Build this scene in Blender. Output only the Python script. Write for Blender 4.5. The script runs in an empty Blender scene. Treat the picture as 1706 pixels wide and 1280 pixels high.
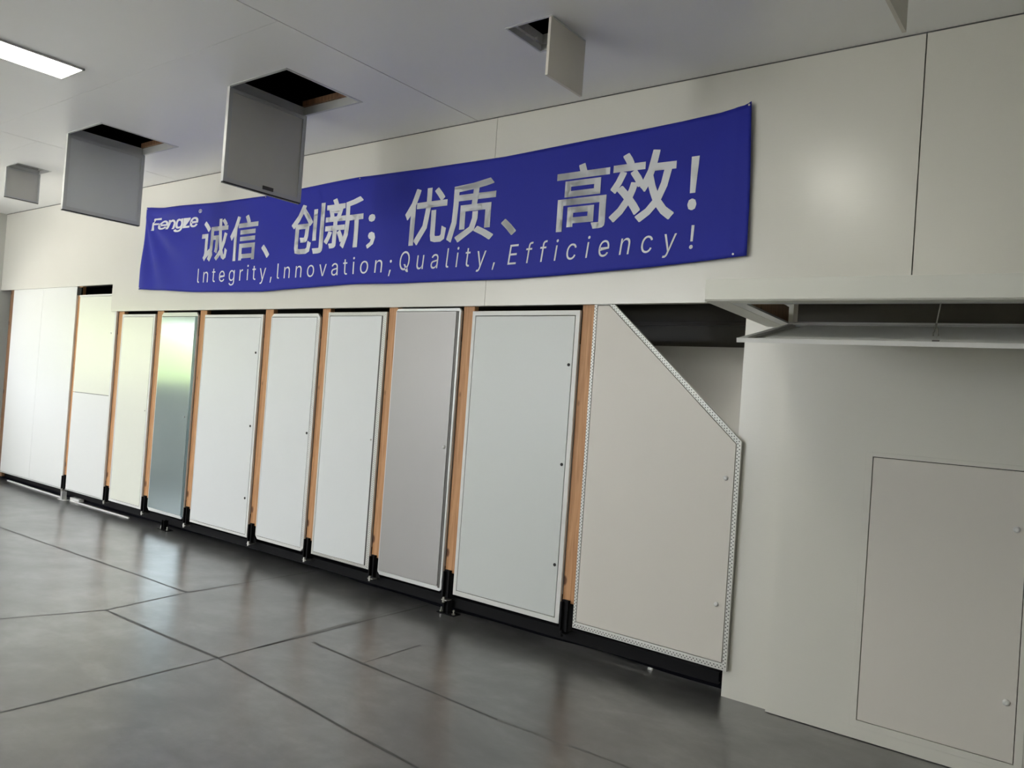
import bpy, bmesh, math, random
from mathutils import Vector, Matrix
random.seed(7)
C = bpy.context.scene.collection
scene = bpy.context.scene

# ------------------------------------------------------------------ camera, world, sun, exposure
cam_data = bpy.data.cameras.new('camera')
cam = bpy.data.objects.new('camera', cam_data); C.objects.link(cam)
cam_data.sensor_width = 36.0
cam_data.lens = 1318.85 / 1706 * 36.0
cam_data.clip_start = 0.05; cam_data.clip_end = 200
Mr = Matrix(((0.7951772, -0.0483045, 0.6044501), (0.602229, -0.0534864, -0.7965296), (0.0708059, 0.9973996, -0.0134408)))
# columns of the camera matrix are right, up, back (world x along the wall, y into the wall)
cam.matrix_world = Matrix.Translation((0, 0, 1.6)) @ Mr.to_4x4()
scene.camera = cam
scene.view_settings.view_transform = 'Standard'
scene.view_settings.look = 'None'
scene.view_settings.gamma = 1
scene.view_settings.use_curve_mapping = False
scene.view_settings.exposure = 1.6
w = bpy.data.worlds.new('overcast_sky'); scene.world = w; w.use_nodes = True
nt = w.node_tree; bg = nt.nodes['Background']
bg.inputs['Color'].default_value = (0.92, 0.95, 1.0, 1); bg.inputs['Strength'].default_value = 4.0
sun_data = bpy.data.lights.new('sun', 'SUN'); sun_data.energy = 13; sun_data.angle = math.radians(4); sun_data.color = (1.0, 0.95, 0.86)
sun = bpy.data.objects.new('sun', sun_data); C.objects.link(sun)
# high sun from behind the display wall: it lights the yard and the hedge, and does not enter the room
sun.rotation_euler = Vector((0.50, 0.32, 1.0)).to_track_quat('Z', 'Y').to_euler()
LED_STRENGTH = 6.0

# ------------------------------------------------------------------ materials
def mat(name, color, rough=0.5, metal=0.0, spec=0.5, noise=0.0, scale=8.0, bump=0.0, bscale=60.0, coat=0.0, coat_rough=0.1, stretch=(1, 1, 1), bstretch=(1, 1, 1)):
    m = bpy.data.materials.new(name); m.use_nodes = True
    n = m.node_tree.nodes; l = m.node_tree.links; b = n['Principled BSDF']
    b.inputs['Base Color'].default_value = (*color, 1)
    b.inputs['Roughness'].default_value = rough; b.inputs['Metallic'].default_value = metal
    b.inputs['Specular IOR Level'].default_value = spec
    b.inputs['Coat Weight'].default_value = coat; b.inputs['Coat Roughness'].default_value = coat_rough
    tc = n.new('ShaderNodeTexCoord')
    if noise:
        mp = n.new('ShaderNodeMapping'); mp.inputs['Scale'].default_value = stretch
        l.new(tc.outputs['Object'], mp.inputs['Vector'])
        t = n.new('ShaderNodeTexNoise'); t.inputs['Scale'].default_value = scale; t.inputs['Detail'].default_value = 4
        l.new(mp.outputs['Vector'], t.inputs['Vector'])
        mx = n.new('ShaderNodeMix'); mx.data_type = 'RGBA'
        mx.inputs['A'].default_value = (*[c * (1 - noise) for c in color], 1)
        mx.inputs['B'].default_value = (*[min(1, c * (1 + noise)) for c in color], 1)
        l.new(t.outputs['Fac'], mx.inputs['Factor']); l.new(mx.outputs['Result'], b.inputs['Base Color'])
    if bump:
        mp = n.new('ShaderNodeMapping'); mp.inputs['Scale'].default_value = bstretch
        l.new(tc.outputs['Object'], mp.inputs['Vector'])
        t = n.new('ShaderNodeTexNoise'); t.inputs['Scale'].default_value = bscale; t.inputs['Detail'].default_value = 3
        l.new(mp.outputs['Vector'], t.inputs['Vector'])
        bp = n.new('ShaderNodeBump'); bp.inputs['Strength'].default_value = bump; bp.inputs['Distance'].default_value = 0.01
        l.new(t.outputs['Fac'], bp.inputs['Height']); l.new(bp.outputs['Normal'], b.inputs['Normal'])
    return m

M = {}
# sandwich-panel wall: cream coated steel with fine horizontal micro-ribs
M['wall'] = mat('cream_wall_panel', (0.68, 0.665, 0.605), rough=0.24, spec=0.7, noise=0.02, scale=2, bump=0.05, bscale=9, bstretch=(0.35, 0.35, 30))
M['side_wall'] = mat('painted_side_wall', (0.58, 0.58, 0.54), rough=0.6, noise=0.02)
M['ceiling'] = mat('ceiling_panel_steel', (0.88, 0.88, 0.875), rough=0.36, spec=0.8, noise=0.015, scale=1.5)
M['white'] = mat('white_powder_coat', (0.74, 0.75, 0.73), rough=0.36, spec=0.4, noise=0.01, scale=2)
M['offwhite'] = mat('offwhite_board', (0.71, 0.73, 0.73), rough=0.42, spec=0.4, noise=0.01)
M['cool'] = mat('cool_grey_white_steel', (0.62, 0.645, 0.63), rough=0.36, spec=0.4, noise=0.015, scale=2)
M['cream'] = mat('cream_board', (0.68, 0.645, 0.59), rough=0.42, spec=0.35, noise=0.02, scale=2)
M['warm'] = mat('warm_ivory_board', (0.76, 0.77, 0.68), rough=0.34, spec=0.5, noise=0.01)
M['grey'] = mat('brushed_grey_steel', (0.385, 0.375, 0.365), rough=0.38, metal=0.25, spec=0.5, noise=0.02, scale=3)
M['mirror'] = mat('glossy_blue_green_steel', (0.36, 0.43, 0.44), rough=0.16, metal=0.6, spec=0.6, noise=0.02, scale=2)
M['teal_edge'] = mat('dark_teal_edge', (0.10, 0.15, 0.16), rough=0.4, metal=0.3)
M['dark_edge'] = mat('dark_grey_edge', (0.09, 0.085, 0.08), rough=0.45, metal=0.3)
M['zinc'] = mat('galvanised_perforated_steel', (0.62, 0.62, 0.58), rough=0.4, metal=0.2, noise=0.05, scale=40)
M['alu'] = mat('aluminium_profile', (0.62, 0.63, 0.62), rough=0.35, metal=0.3)
M['hole'] = mat('punched_hole_shadow_steel', (0.07, 0.07, 0.065), rough=0.8)  # shade inside the punched holes, put into the colour of flat discs
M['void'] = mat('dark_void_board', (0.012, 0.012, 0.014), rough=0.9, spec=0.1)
M['plastic_black'] = mat('black_plastic_sheet', (0.006, 0.006, 0.010), rough=0.7, spec=0.08, bump=0.4, bscale=14)
M['steel_black'] = mat('black_painted_steel', (0.010, 0.010, 0.011), rough=0.6, spec=0.1)
M['bolt'] = mat('zinc_plated_bolt', (0.45, 0.44, 0.40), rough=0.35, metal=0.8)
M['dark_bolt'] = mat('tarnished_steel', (0.16, 0.155, 0.13), rough=0.4, metal=0.6)
M['seam'] = mat('dark_seam_and_shadow_line', (0.10, 0.10, 0.10), rough=0.8)
M['fascia'] = mat('white_fascia_board', (0.72, 0.72, 0.66), rough=0.45, spec=0.35, noise=0.01)
M['partition'] = mat('grey_partition_board', (0.42, 0.42, 0.405), rough=0.45, noise=0.06, scale=1.5)
M['partition_dark'] = mat('dark_olive_partition_band', (0.035, 0.032, 0.024), rough=0.35, noise=0.3, scale=2, stretch=(1, 1, 4))
M['insul'] = mat('torn_insulation', (0.5, 0.5, 0.48), rough=0.9, noise=0.2, scale=30, bump=0.5, bscale=40)
M['blue'] = mat('royal_blue_banner_cloth', (0.022, 0.029, 0.33), rough=0.6, spec=0.2, noise=0.06, scale=3, bump=0.05, bscale=300)
M['print'] = mat('white_banner_print', (0.76, 0.77, 0.80), rough=0.6, spec=0.2)
M['rubber'] = mat('black_rubber_gasket', (0.015, 0.015, 0.015), rough=0.7)
M['green'] = mat('hedge_leaves', (0.16, 0.195, 0.075), rough=0.7, noise=0.5, scale=3)
M['paving'] = mat('pale_concrete_paving', (0.62, 0.61, 0.57), rough=0.8, noise=0.1)
M['pvc'] = mat('white_plastic_trunking', (0.7, 0.7, 0.68), rough=0.4)

def wood(name, base, dark, seed):
    m = bpy.data.materials.new(name); m.use_nodes = True
    n = m.node_tree.nodes; l = m.node_tree.links; b = n['Principled BSDF']; b.inputs['Roughness'].default_value = 0.55
    tc = n.new('ShaderNodeTexCoord'); mp = n.new('ShaderNodeMapping'); mp.inputs['Scale'].default_value = (14, 14, 0.7); mp.inputs['Location'].default_value = (seed, seed * 2, seed)
    l.new(tc.outputs['Object'], mp.inputs['Vector'])
    t = n.new('ShaderNodeTexNoise'); t.inputs['Scale'].default_value = 4; t.inputs['Detail'].default_value = 6; t.inputs['Distortion'].default_value = 0.6
    l.new(mp.outputs['Vector'], t.inputs['Vector'])
    mx = n.new('ShaderNodeMix'); mx.data_type = 'RGBA'; mx.inputs['A'].default_value = (*dark, 1); mx.inputs['B'].default_value = (*base, 1)
    r = n.new('ShaderNodeValToRGB'); r.color_ramp.elements[0].position = 0.3; r.color_ramp.elements[1].position = 0.65
    l.new(t.outputs['Fac'], r.inputs['Fac']); l.new(r.outputs['Color'], mx.inputs['Factor'])
    # knots
    mp2 = n.new('ShaderNodeMapping'); mp2.inputs['Scale'].default_value = (1, 1, 0.5); mp2.inputs['Location'].default_value = (seed, 0, seed * 3)
    l.new(tc.outputs['Object'], mp2.inputs['Vector'])
    v = n.new('ShaderNodeTexVoronoi'); v.inputs['Scale'].default_value = 9
    l.new(mp2.outputs['Vector'], v.inputs['Vector'])
    r2 = n.new('ShaderNodeValToRGB'); r2.color_ramp.elements[0].position = 0.10; r2.color_ramp.elements[1].position = 0.17
    l.new(v.outputs['Distance'], r2.inputs['Fac'])
    mx2 = n.new('ShaderNodeMix'); mx2.data_type = 'RGBA'; mx2.inputs['A'].default_value = (dark[0] * .35, dark[1] * .3, dark[2] * .3, 1)
    l.new(r2.outputs['Color'], mx2.inputs['Factor']); l.new(mx.outputs['Result'], mx2.inputs['B']); l.new(mx2.outputs['Result'], b.inputs['Base Color'])
    return m
M['wood'] = wood('orange_pine_timber', (0.60, 0.32, 0.145), (0.40, 0.185, 0.07), 1.3)
M['wood_dark'] = wood('dark_pine_batten', (0.28, 0.15, 0.075), (0.14, 0.07, 0.035), 4.1)

def concrete():
    m = bpy.data.materials.new('polished_concrete'); m.use_nodes = True
    n = m.node_tree.nodes; l = m.node_tree.links; b = n['Principled BSDF']
    tc = n.new('ShaderNodeTexCoord')
    def noise(scale, detail, loc=(0, 0, 0), dist=0.0, sc=(1, 1, 1)):
        mp = n.new('ShaderNodeMapping'); mp.inputs['Location'].default_value = loc; mp.inputs['Scale'].default_value = sc
        l.new(tc.outputs['Object'], mp.inputs['Vector'])
        t = n.new('ShaderNodeTexNoise'); t.inputs['Scale'].default_value = scale; t.inputs['Detail'].default_value = detail; t.inputs['Distortion'].default_value = dist
        t.inputs['Roughness'].default_value = 0.62
        l.new(mp.outputs['Vector'], t.inputs['Vector']); return t.outputs['Fac']
    def ramp(src, stops):
        r = n.new('ShaderNodeValToRGB'); e = r.color_ramp.elements
        e[0].position, e[0].color = stops[0][0], (*stops[0][1], 1); e[1].position, e[1].color = stops[-1][0], (*stops[-1][1], 1)
        for p, c in stops[1:-1]:
            k = e.new(p); k.color = (*c, 1)
        l.new(src, r.inputs['Fac']); return r.outputs['Color']
    a = ramp(noise(1.3, 7, dist=0.4), [(0.36, (0.050, 0.050, 0.050)), (0.5, (0.082, 0.082, 0.082)), (0.64, (0.128, 0.128, 0.128))])
    c = ramp(noise(6, 6, (3, 1, 0), 0.3, (0.6, 1.0, 1)), [(0.3, (0.74,) * 3), (0.5, (0.95,) * 3), (0.72, (1.25,) * 3)])
    mx = n.new('ShaderNodeMix'); mx.data_type = 'RGBA'; mx.blend_type = 'MULTIPLY'; mx.inputs['Factor'].default_value = 1
    l.new(a, mx.inputs['A']); l.new(c, mx.inputs['B'])
    # pale scratches and scuffs
    s = ramp(noise(2.6, 12, (9, 4, 0), 0.25, (0.5, 1.0, 1)), [(0.55, (0, 0, 0)), (0.78, (0.30, 0.30, 0.30))])
    mx2 = n.new('ShaderNodeMix'); mx2.data_type = 'RGBA'; mx2.inputs['B'].default_value = (0.26, 0.255, 0.245, 1)
    l.new(s, mx2.inputs['Factor']); l.new(mx.outputs['Result'], mx2.inputs['A'])
    l.new(mx2.outputs['Result'], b.inputs['Base Color'])
    rr = n.new('ShaderNodeMapRange'); rr.inputs['To Min'].default_value = 0.26; rr.inputs['To Max'].default_value = 0.42
    l.new(noise(1.6, 4, (5, 5, 0), 0.2), rr.inputs['Value']); l.new(rr.outputs['Result'], b.inputs['Roughness'])
    b.inputs['Specular IOR Level'].default_value = 1.0
    b.inputs['Coat Weight'].default_value = 0.75; b.inputs['Coat Roughness'].default_value = 0.24; b.inputs['Coat IOR'].default_value = 1.6
    return m
M['floor'] = concrete()
M['cut'] = mat('saw_cut_filler', (0.058, 0.058, 0.057), rough=0.5, noise=0.35, scale=5)
M['cut_pale'] = mat('pale_cut_filler', (0.13, 0.13, 0.126), rough=0.5, noise=0.3, scale=5)

def emit(name, col, st):
    m = bpy.data.materials.new(name); m.use_nodes = True; n = m.node_tree.nodes; n.clear()
    e = n.new('ShaderNodeEmission'); e.inputs['Color'].default_value = (*col, 1); e.inputs['Strength'].default_value = st
    o = n.new('ShaderNodeOutputMaterial'); m.node_tree.links.new(e.outputs[0], o.inputs[0]); return m
M['led'] = emit('led_diffuser_glow', (1.0, 0.985, 0.87), LED_STRENGTH)

M['fill_bay'] = emit('bay_fill_glow', (1.0, 0.98, 0.9), 60)  # glow of the fill light added in the bay

# ------------------------------------------------------------------ helpers
def box(bm, x0, x1, y0, y1, z0, z1):
    v = [bm.verts.new((x, y, z)) for x in (x0, x1) for y in (y0, y1) for z in (z0, z1)]
    for f in ((0, 1, 3, 2), (4, 6, 7, 5), (0, 4, 5, 1), (2, 3, 7, 6), (0, 2, 6, 4), (1, 5, 7, 3)):
        bm.faces.new([v[i] for i in f])
    return v

def prism(bm, poly, y0, y1):
    """polygon in (x, z), extruded from y0 (front) to y1"""
    a = [bm.verts.new((x, y0, z)) for x, z in poly]; b = [bm.verts.new((x, y1, z)) for x, z in poly]
    n = len(poly); bm.faces.new(a); bm.faces.new(b[::-1])
    for i in range(n):
        bm.faces.new((a[i], b[i], b[(i + 1) % n], a[(i + 1) % n]))

def ring(bm, outer, inner, y0, y1):
    """frame between two polygons with the same number of corners"""
    n = len(outer)
    A = [[bm.verts.new((x, y, z)) for x, z in P] for P in (outer, inner) for y in (y0, y1)]
    o0, o1, i0, i1 = A
    for i in range(n):
        j = (i + 1) % n
        bm.faces.new((o0[i], o0[j], i0[j], i0[i])); bm.faces.new((o1[i], i1[i], i1[j], o1[j]))
        bm.faces.new((o0[i], o1[i], o1[j], o0[j])); bm.faces.new((i0[i], i0[j], i1[j], i1[i]))

def cyl(bm, p0, p1, r, seg=12, r1=None):
    p0, p1 = Vector(p0), Vector(p1); d = (p1 - p0).normalized()
    u = d.orthogonal().normalized(); v = d.cross(u); r1 = r if r1 is None else r1
    a = [bm.verts.new(p0 + (u * math.cos(t) + v * math.sin(t)) * r) for t in [2 * math.pi * i / seg for i in range(seg)]]
    b = [bm.verts.new(p1 + (u * math.cos(t) + v * math.sin(t)) * r1) for t in [2 * math.pi * i / seg for i in range(seg)]]
    bm.faces.new(a[::-1]); bm.faces.new(b)
    for i in range(seg): bm.faces.new((a[i], a[(i + 1) % seg], b[(i + 1) % seg], b[i]))

def tube(bm, pts, r, seg=8, closed=False):
    pts = [Vector(p) for p in pts]; n = len(pts); rings = []
    for i, p in enumerate(pts):
        d = (pts[(i + 1) % n] - pts[i - 1]) if closed or 0 < i < n - 1 else (pts[1] - pts[0] if i == 0 else pts[-1] - pts[-2])
        d.normalize(); u = d.cross(Vector((0, 1, 0.01))).normalized(); v = d.cross(u)
        rings.append([bm.verts.new(p + (u * math.cos(t) + v * math.sin(t)) * r) for t in [2 * math.pi * k / seg for k in range(seg)]])
    for i in range(n if closed else n - 1):
        a, b = rings[i], rings[(i + 1) % n]
        for k in range(seg): bm.faces.new((a[k], a[(k + 1) % seg], b[(k + 1) % seg], b[k]))
    if not closed: bm.faces.new(rings[0][::-1]); bm.faces.new(rings[-1])

def obj(name, bm, m, parent=None, label=None, bevel=0.0, smooth=False):
    bmesh.ops.recalc_face_normals(bm, faces=bm.faces)
    me = bpy.data.meshes.new(name)
    # vertices are given in world coordinates: shift them into the parent's space
    off = Vector((0, 0, 0))
    q = parent
    while q is not None: off += q.location; q = q.parent
    if parent is None:
        cs = [v.co for v in bm.verts]
        off = Vector(((min(c.x for c in cs) + max(c.x for c in cs)) / 2, (min(c.y for c in cs) + max(c.y for c in cs)) / 2, min(c.z for c in cs)))
    for v in bm.verts: v.co -= off
    bm.to_mesh(me); bm.free(); me.materials.append(m)
    o = bpy.data.objects.new(name, me); C.objects.link(o)
    if parent is None: o.location = off
    else: o.parent = parent
    if smooth:
        for p in me.polygons: p.use_smooth = True
    if bevel:
        b = o.modifiers.new('bevel', 'BEVEL'); b.width = bevel; b.segments = 2; b.limit_method = 'ANGLE'
    if label: o['label'] = label
    return o

def thing(name, label, cat, loc, group=None):
    o = bpy.data.objects.new(name, None); o.empty_display_size = 0.1; C.objects.link(o); o.location = loc
    o['label'] = label; o['category'] = cat
    if group: o['group'] = group
    return o

def tag(o, label, cat, group=None):
    o['label'] = label; o['category'] = cat
    if group: o['group'] = group
    return o

def struct(name, loc=None, bm=None, m=None):
    if bm is not None: o = obj(name, bm, m)
    else:
        o = bpy.data.objects.new(name, None); C.objects.link(o); o.location = loc
    o['kind'] = 'structure'
    return o

def bxo(name, m, parent, *b, **k):
    bm = bmesh.new()
    for q in b: box(bm, *q)
    return obj(name, bm, m, parent, **k)

# ------------------------------------------------------------------ room dimensions (metres)
XL, XR = -11.97, 3.6          # left and right walls
YB, YW = -5.6, 4.28           # wall behind the camera, front face of the upper wall
ZC = 3.543                    # ceiling
YP = 4.30                     # front face of the display panels
YR = 5.40                     # partition inside the dark bay

# ------------------------------------------------------------------ floor
bm = bmesh.new(); box(bm, XL - 0.1, XR + 0.1, YB - 0.1, 6.0, -0.12, 0.0)
floor = struct('floor', bm=bm, m=M['floor'])
floor.location = floor.location
def cut(x0, y0, x1, y1, wdt, m, name='saw_cut'):
    bm = bmesh.new(); d = Vector((x1 - x0, y1 - y0, 0)); L = d.length; nrm = Vector((-d.y, d.x, 0)).normalized(); k = max(2, int(L / 0.25))
    rows = []
    for i in range(k + 1):
        t = i / k; wdt_ = wdt * 0.75; c = Vector((x0, y0, 0.0008)) + d * t + nrm * random.uniform(-1, 1) * 0.004; ww = wdt_ * random.uniform(0.5, 1.2) / 2
        rows.append((bm.verts.new(c + nrm * ww), bm.verts.new(c - nrm * ww)))
    for a, b in zip(rows, rows[1:]): bm.faces.new((a[0], a[1], b[1], b[0]))
    return obj(name, bm, m, floor)
cut(-8.6, 3.12, -5.27, 3.24, 0.030, M['cut'])
cut(-5.275, 3.25, -5.27, 4.40, 0.030, M['cut'])
cut(-5.42, 1.95, -5.19, 2.60, 0.022, M['cut'])
cut(-5.19, 2.60, -5.275, 3.24, 0.022, M['cut'])
cut(-5.19, 2.61, -3.96, 2.64, 0.032, M['cut'])
cut(-3.96, 2.64, -2.2, 2.50, 0.020, M['cut'])
cut(-4.02, 4.40, -3.95, 2.9, 0.030, M['cut_pale'])
cut(-3.96, 4.38, -3.93, 1.0, 0.022, M['cut'])
cut(-3.83, 3.21, -2.33, 3.15, 0.030, M['cut'])
cut(-2.33, 3.15, -1.2, 3.19, 0.018, M['cut_pale'])
cut(-3.364, 3.68, -3.35, 3.20, 0.018, M['cut'])
cut(-5.5, 1.0, -3.9, 0.95, 0.022, M['cut'])

# ------------------------------------------------------------------ ceiling, in long steel panels with open hatch holes
ceiling = struct('ceiling', (0, 0, ZC))
HOLES = [(-4.85, -4.217, 2.990, 3.630), (-7.155, -6.555, 2.955, 3.625), (-2.667, -2.365, 3.230, 3.560),
         (-9.005, -8.730, 3.172, 3.494), (-1.065, -0.765, 3.240, 3.570)]
def ceiling_panel(x0, x1, y0, y1):
    hs = [h for h in HOLES if x0 < (h[0] + h[1]) / 2 < x1 and y0 < (h[2] + h[3]) / 2 < y1]
    hs = [(max(h[0], x0), min(h[1], x1), max(h[2], y0), min(h[3], y1)) for h in hs]
    xs = sorted({x0, x1, *[h[0] for h in hs], *[h[1] for h in hs]}); ys = sorted({y0, y1, *[h[2] for h in hs], *[h[3] for h in hs]})
    bm = bmesh.new()
    for a, b in zip(xs, xs[1:]):
        for c, d in zip(ys, ys[1:]):
            if not any(h[0] <= (a + b) / 2 <= h[1] and h[2] <= (c + d) / 2 <= h[3] for h in hs): box(bm, a, b, c, d, ZC, ZC + 0.05)
    obj('ceiling_panel', bm, M['ceiling'], ceiling)
g = 0.004
for x0, x1, cuts in ((XL, -7.69, (2.945,)), (-7.69, -3.718, (2.565,)), (-3.718, 0.25, (1.4,)), (0.25, XR, (1.4,))):
    ys = [YB, -2.6, *cuts, YW + 0.05]
    for c, d in zip(ys, ys[1:]):
        ceiling_panel(x0 + (g if x0 > XL else 0), x1 - (g if x1 < XR else 0), c + 0.0012, d - 0.0012)
bm = bmesh.new(); box(bm, XL, XR, YB, YW + 0.05, ZC + 0.052, ZC + 0.056)
# the backing sheet is open above the hatches too
bm.free()
xsb = sorted({XL, XR, *[h[0] for h in HOLES], *[h[1] for h in HOLES]}); ysb = sorted({YB, YW + 0.05, *[h[2] for h in HOLES], *[h[3] for h in HOLES]})
bm = bmesh.new()
for a, b in zip(xsb, xsb[1:]):
    for c, d in zip(ysb, ysb[1:]):
        if not any(h[0] <= (a + b) / 2 <= h[1] and h[2] <= (c + d) / 2 <= h[3] for h in HOLES): box(bm, a, b, c, d, ZC + 0.051, ZC + 0.06)
obj('backing_sheet', bm, M['seam'], ceiling)
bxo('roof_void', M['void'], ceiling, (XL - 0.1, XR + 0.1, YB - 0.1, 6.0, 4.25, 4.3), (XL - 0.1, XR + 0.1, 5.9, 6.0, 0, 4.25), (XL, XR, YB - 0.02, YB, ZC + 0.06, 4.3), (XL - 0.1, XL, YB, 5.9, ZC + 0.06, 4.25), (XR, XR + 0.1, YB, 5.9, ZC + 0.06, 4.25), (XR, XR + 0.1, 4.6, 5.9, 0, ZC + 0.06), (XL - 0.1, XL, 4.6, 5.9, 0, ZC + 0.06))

# ------------------------------------------------------------------ walls
wall_back = struct('wall_back', (0, YW, 0))
def wall_panel(poly):
    bm = bmesh.new(); prism(bm, poly, YW, YW + 0.05); obj('wall_panel', bm, M['wall'], wall_back)
ZB = 2.209; ZB2 = 2.512
wall_panel([(XL, ZB2), (-8.905, ZB2), (-8.905, ZB), (-3.541, ZB), (-3.541, ZC), (XL, ZC)])
wall_panel([(-3.538, ZB), (-0.824, ZB), (-0.824, ZC), (-3.538, ZC)])
wall_panel([(-0.818, ZB), (XR, ZB), (XR, ZC), (-0.818, ZC)])
bxo('joint_backing', M['seam'], wall_back, (-3.6, -3.5, YW + 0.051, YW + 0.055, ZB, ZC), (-0.86, -0.78, YW + 0.051, YW + 0.055, ZB, ZC))
# dark strip standing in for the shadow line where wall meets ceiling
bxo('ceiling_shadow_line', M['seam'], wall_back, (XL, XR, YW - 0.003, YW, ZC - 0.006, ZC))

# left wall with a wide opening to the yard (it lights the far end of the room)
OY0, OY1, OZ0, OZ1 = 0.4, 3.4, 1.35, 2.45
wall_left = struct('wall_left', (XL, 0, 0))
bxo('wall_surface', M['side_wall'], wall_left, (XL - 0.12, XL, YB, OY0, 0, ZC), (XL - 0.12, XL, OY1, 4.6, 0, ZC), (XL - 0.12, XL, OY0, OY1, 0, OZ0), (XL - 0.12, XL, OY0, OY1, OZ1, ZC))
window = struct('window_1', (XL, OY0, OZ0))
bm = bmesh.new()
for y in (OY0, (OY0 + OY1) / 2 - 0.03, OY1 - 0.06): box(bm, XL - 0.09, XL - 0.03, y, y + 0.06, OZ0, OZ1)
box(bm, XL - 0.09, XL - 0.03, OY0, OY1, OZ0, OZ0 + 0.06); box(bm, XL - 0.09, XL - 0.03, OY0, OY1, OZ1 - 0.06, OZ1)
obj('window_frame', bm, M['alu'], window)
bm = bmesh.new(); box(bm, XL - 0.14, XL + 0.03, OY0 - 0.03, OY1 + 0.03, OZ0 - 0.03, OZ0); obj('window_sill', bm, M['pvc'], window)
wr = struct('wall_right', bm=(lambda b: (box(b, XR, XR + 0.12, YB, 4.6, 0, ZC), b)[1])(bmesh.new()), m=M['side_wall'])
# rear wall with a guessed row of unseen windows behind the camera, for frontal daylight
REAR = [(-11.4, -8.6), (-8.0, -5.6)]
RZ0, RZ1 = 0.9, 3.2
xs_ = [XL - 0.12] + [q for r_ in REAR for q in r_] + [XR + 0.12]
bm = bmesh.new(); box(bm, XL - 0.12, XR + 0.12, YB - 0.12, YB, 0, RZ0); box(bm, XL - 0.12, XR + 0.12, YB - 0.12, YB, RZ1, ZC)
for a, b in zip(xs_[0::2], xs_[1::2]): box(bm, a, b, YB - 0.12, YB, RZ0, RZ1)
wb = struct('wall_rear', bm=bm, m=M['side_wall'])
for i, (a, b) in enumerate(REAR):
    wn = struct('window_%d' % (i + 2), ((a + b) / 2, YB, RZ0))
    bm = bmesh.new()
    for x in (a, (a + b) / 2 - 0.03, b - 0.06): box(bm, x, x + 0.06, YB - 0.09, YB - 0.03, RZ0, RZ1)
    box(bm, a, b, YB - 0.09, YB - 0.03, RZ0, RZ0 + 0.06); box(bm, a, b, YB - 0.09, YB - 0.03, RZ1 - 0.06, RZ1)
    obj('window_frame', bm, M['alu'], wn)

# yard outside the opening
gr = struct('yard_ground', bm=(lambda b: (box(b, -45, 12, -30, 25, -0.30, -0.125), b)[1])(bmesh.new()), m=M['paving'])
bm = bmesh.new()
for i in range(26):
    y = -14 + i * 1.1; x = -22 + random.uniform(-.8, .8); r = random.uniform(1.5, 2.1)
    c = Vector((x, y, r * 0.75)); vs = bmesh.ops.create_icosphere(bm, subdivisions=3, radius=r)['verts']
    for v in vs:
        v.co = c + v.co * (1 + 0.16 * math.sin(v.co.x * 9 + i) * math.sin(v.co.y * 8) * math.cos(v.co.z * 7)); v.co.z = max(v.co.z, -0.13)
hd = obj('hedge', bm, M['green'], smooth=True); tag(hd, 'green hedge in the yard outside the opening in the left wall', 'hedge')

# small lower wall right of the displays: narrow pillar panel, then a wide panel with an access hatch
ZR = 2.055
bm = bmesh.new(); box(bm, -1.664, -1.402, 4.327, 4.40, 0.0, 2.30)
pillar = tag(obj('wall_pillar', bm, M['wall']), 'narrow cream wall pillar between the slanted display panel and the hatch wall', 'pillar')
wall_low = struct('wall_right_lower', (-1.4, 4.285, 0))
wall_low.name = 'wall_front'
HX0, HX1, HZ0, HZ1 = -0.978, -0.243, 0.064, 1.440
bm = bmesh.new(); y0, y1 = 4.285, 4.33
for b in ((-1.400, HX0, 0.004, ZR), (HX1, XR, 0.004, ZR), (HX0, HX1, 0.004, HZ0), (HX0, HX1, HZ1, ZR)): box(bm, b[0], b[1], y0, y1, b[2], b[3])
obj('wall_panel', bm, M['wall'], wall_low)
t = thing('access_hatch', 'large flush access hatch with two white knobs in the lower wall at right', 'hatch', (-0.61, 4.283, HZ0))
bm = bmesh.new()
fo = [(HX0, HZ0), (HX1, HZ0), (HX1, HZ1), (HX0, HZ1)]; fi = [(-0.945, 0.097), (-0.276, 0.097), (-0.276, 1.418), (-0.945, 1.418)]
ring(bm, fo, fi, 4.2825, 4.31); obj('frame', bm, M['wall'], t, bevel=0.0012)
d = bxo('door', M['cream'], t, (-0.9415, -0.2795, 4.284, 4.305, 0.1005, 1.4145), bevel=0.001)
bxo('backing', M['rubber'], t, (-0.96, -0.26, 4.311, 4.318, 0.08, 1.43))
def knob(parent, x, z, yf, r=0.011, m=None, depth=0.010, name='knob', **k):
    bm = bmesh.new(); cyl(bm, (x, yf, z), (x, yf - depth * .5, z), r * 1.15, 16, r * 1.15); cyl(bm, (x, yf - depth * .5, z), (x, yf - depth, z), r * 1.15, 16, r * 0.6)
    return obj(name, bm, m or M['pvc'], parent, smooth=False, **k)
knob(d, -0.318, 1.150, 4.284, 0.013); knob(d, -0.318, 0.366, 4.284, 0.013)

# ------------------------------------------------------------------ dark bay behind the displays
bay = struct('bay', (-6, 5.0, 0)); bay.name = 'wall_inner'
bxo('partition_board', M['partition'], bay, (XL, 0.6, YR, YR + 0.04, 0, 2.045))
bxo('partition_band', M['partition_dark'], bay, (XL, 0.6, YR + 0.002, YR + 0.04, 2.045, 2.20), (XL, 0.6, YR + 0.002, YR + 0.04, 2.225, 2.7))
bxo('partition_rail', M['partition_dark'], bay, (XL, 0.6, YR - 0.02, YR + 0.002, 2.198, 2.222))
bxo('bay_light_block', M['void'], bay, (XL, XR, YW + 0.06, YR + 0.05, 2.72, 2.75), (0.6, 0.62, 4.45, YR, 0, 2.72), (XL - 0.02, XL, 4.6, YR, 0, 2.72))  # unseen black lid and ends, added to keep light out of the bay

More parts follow.
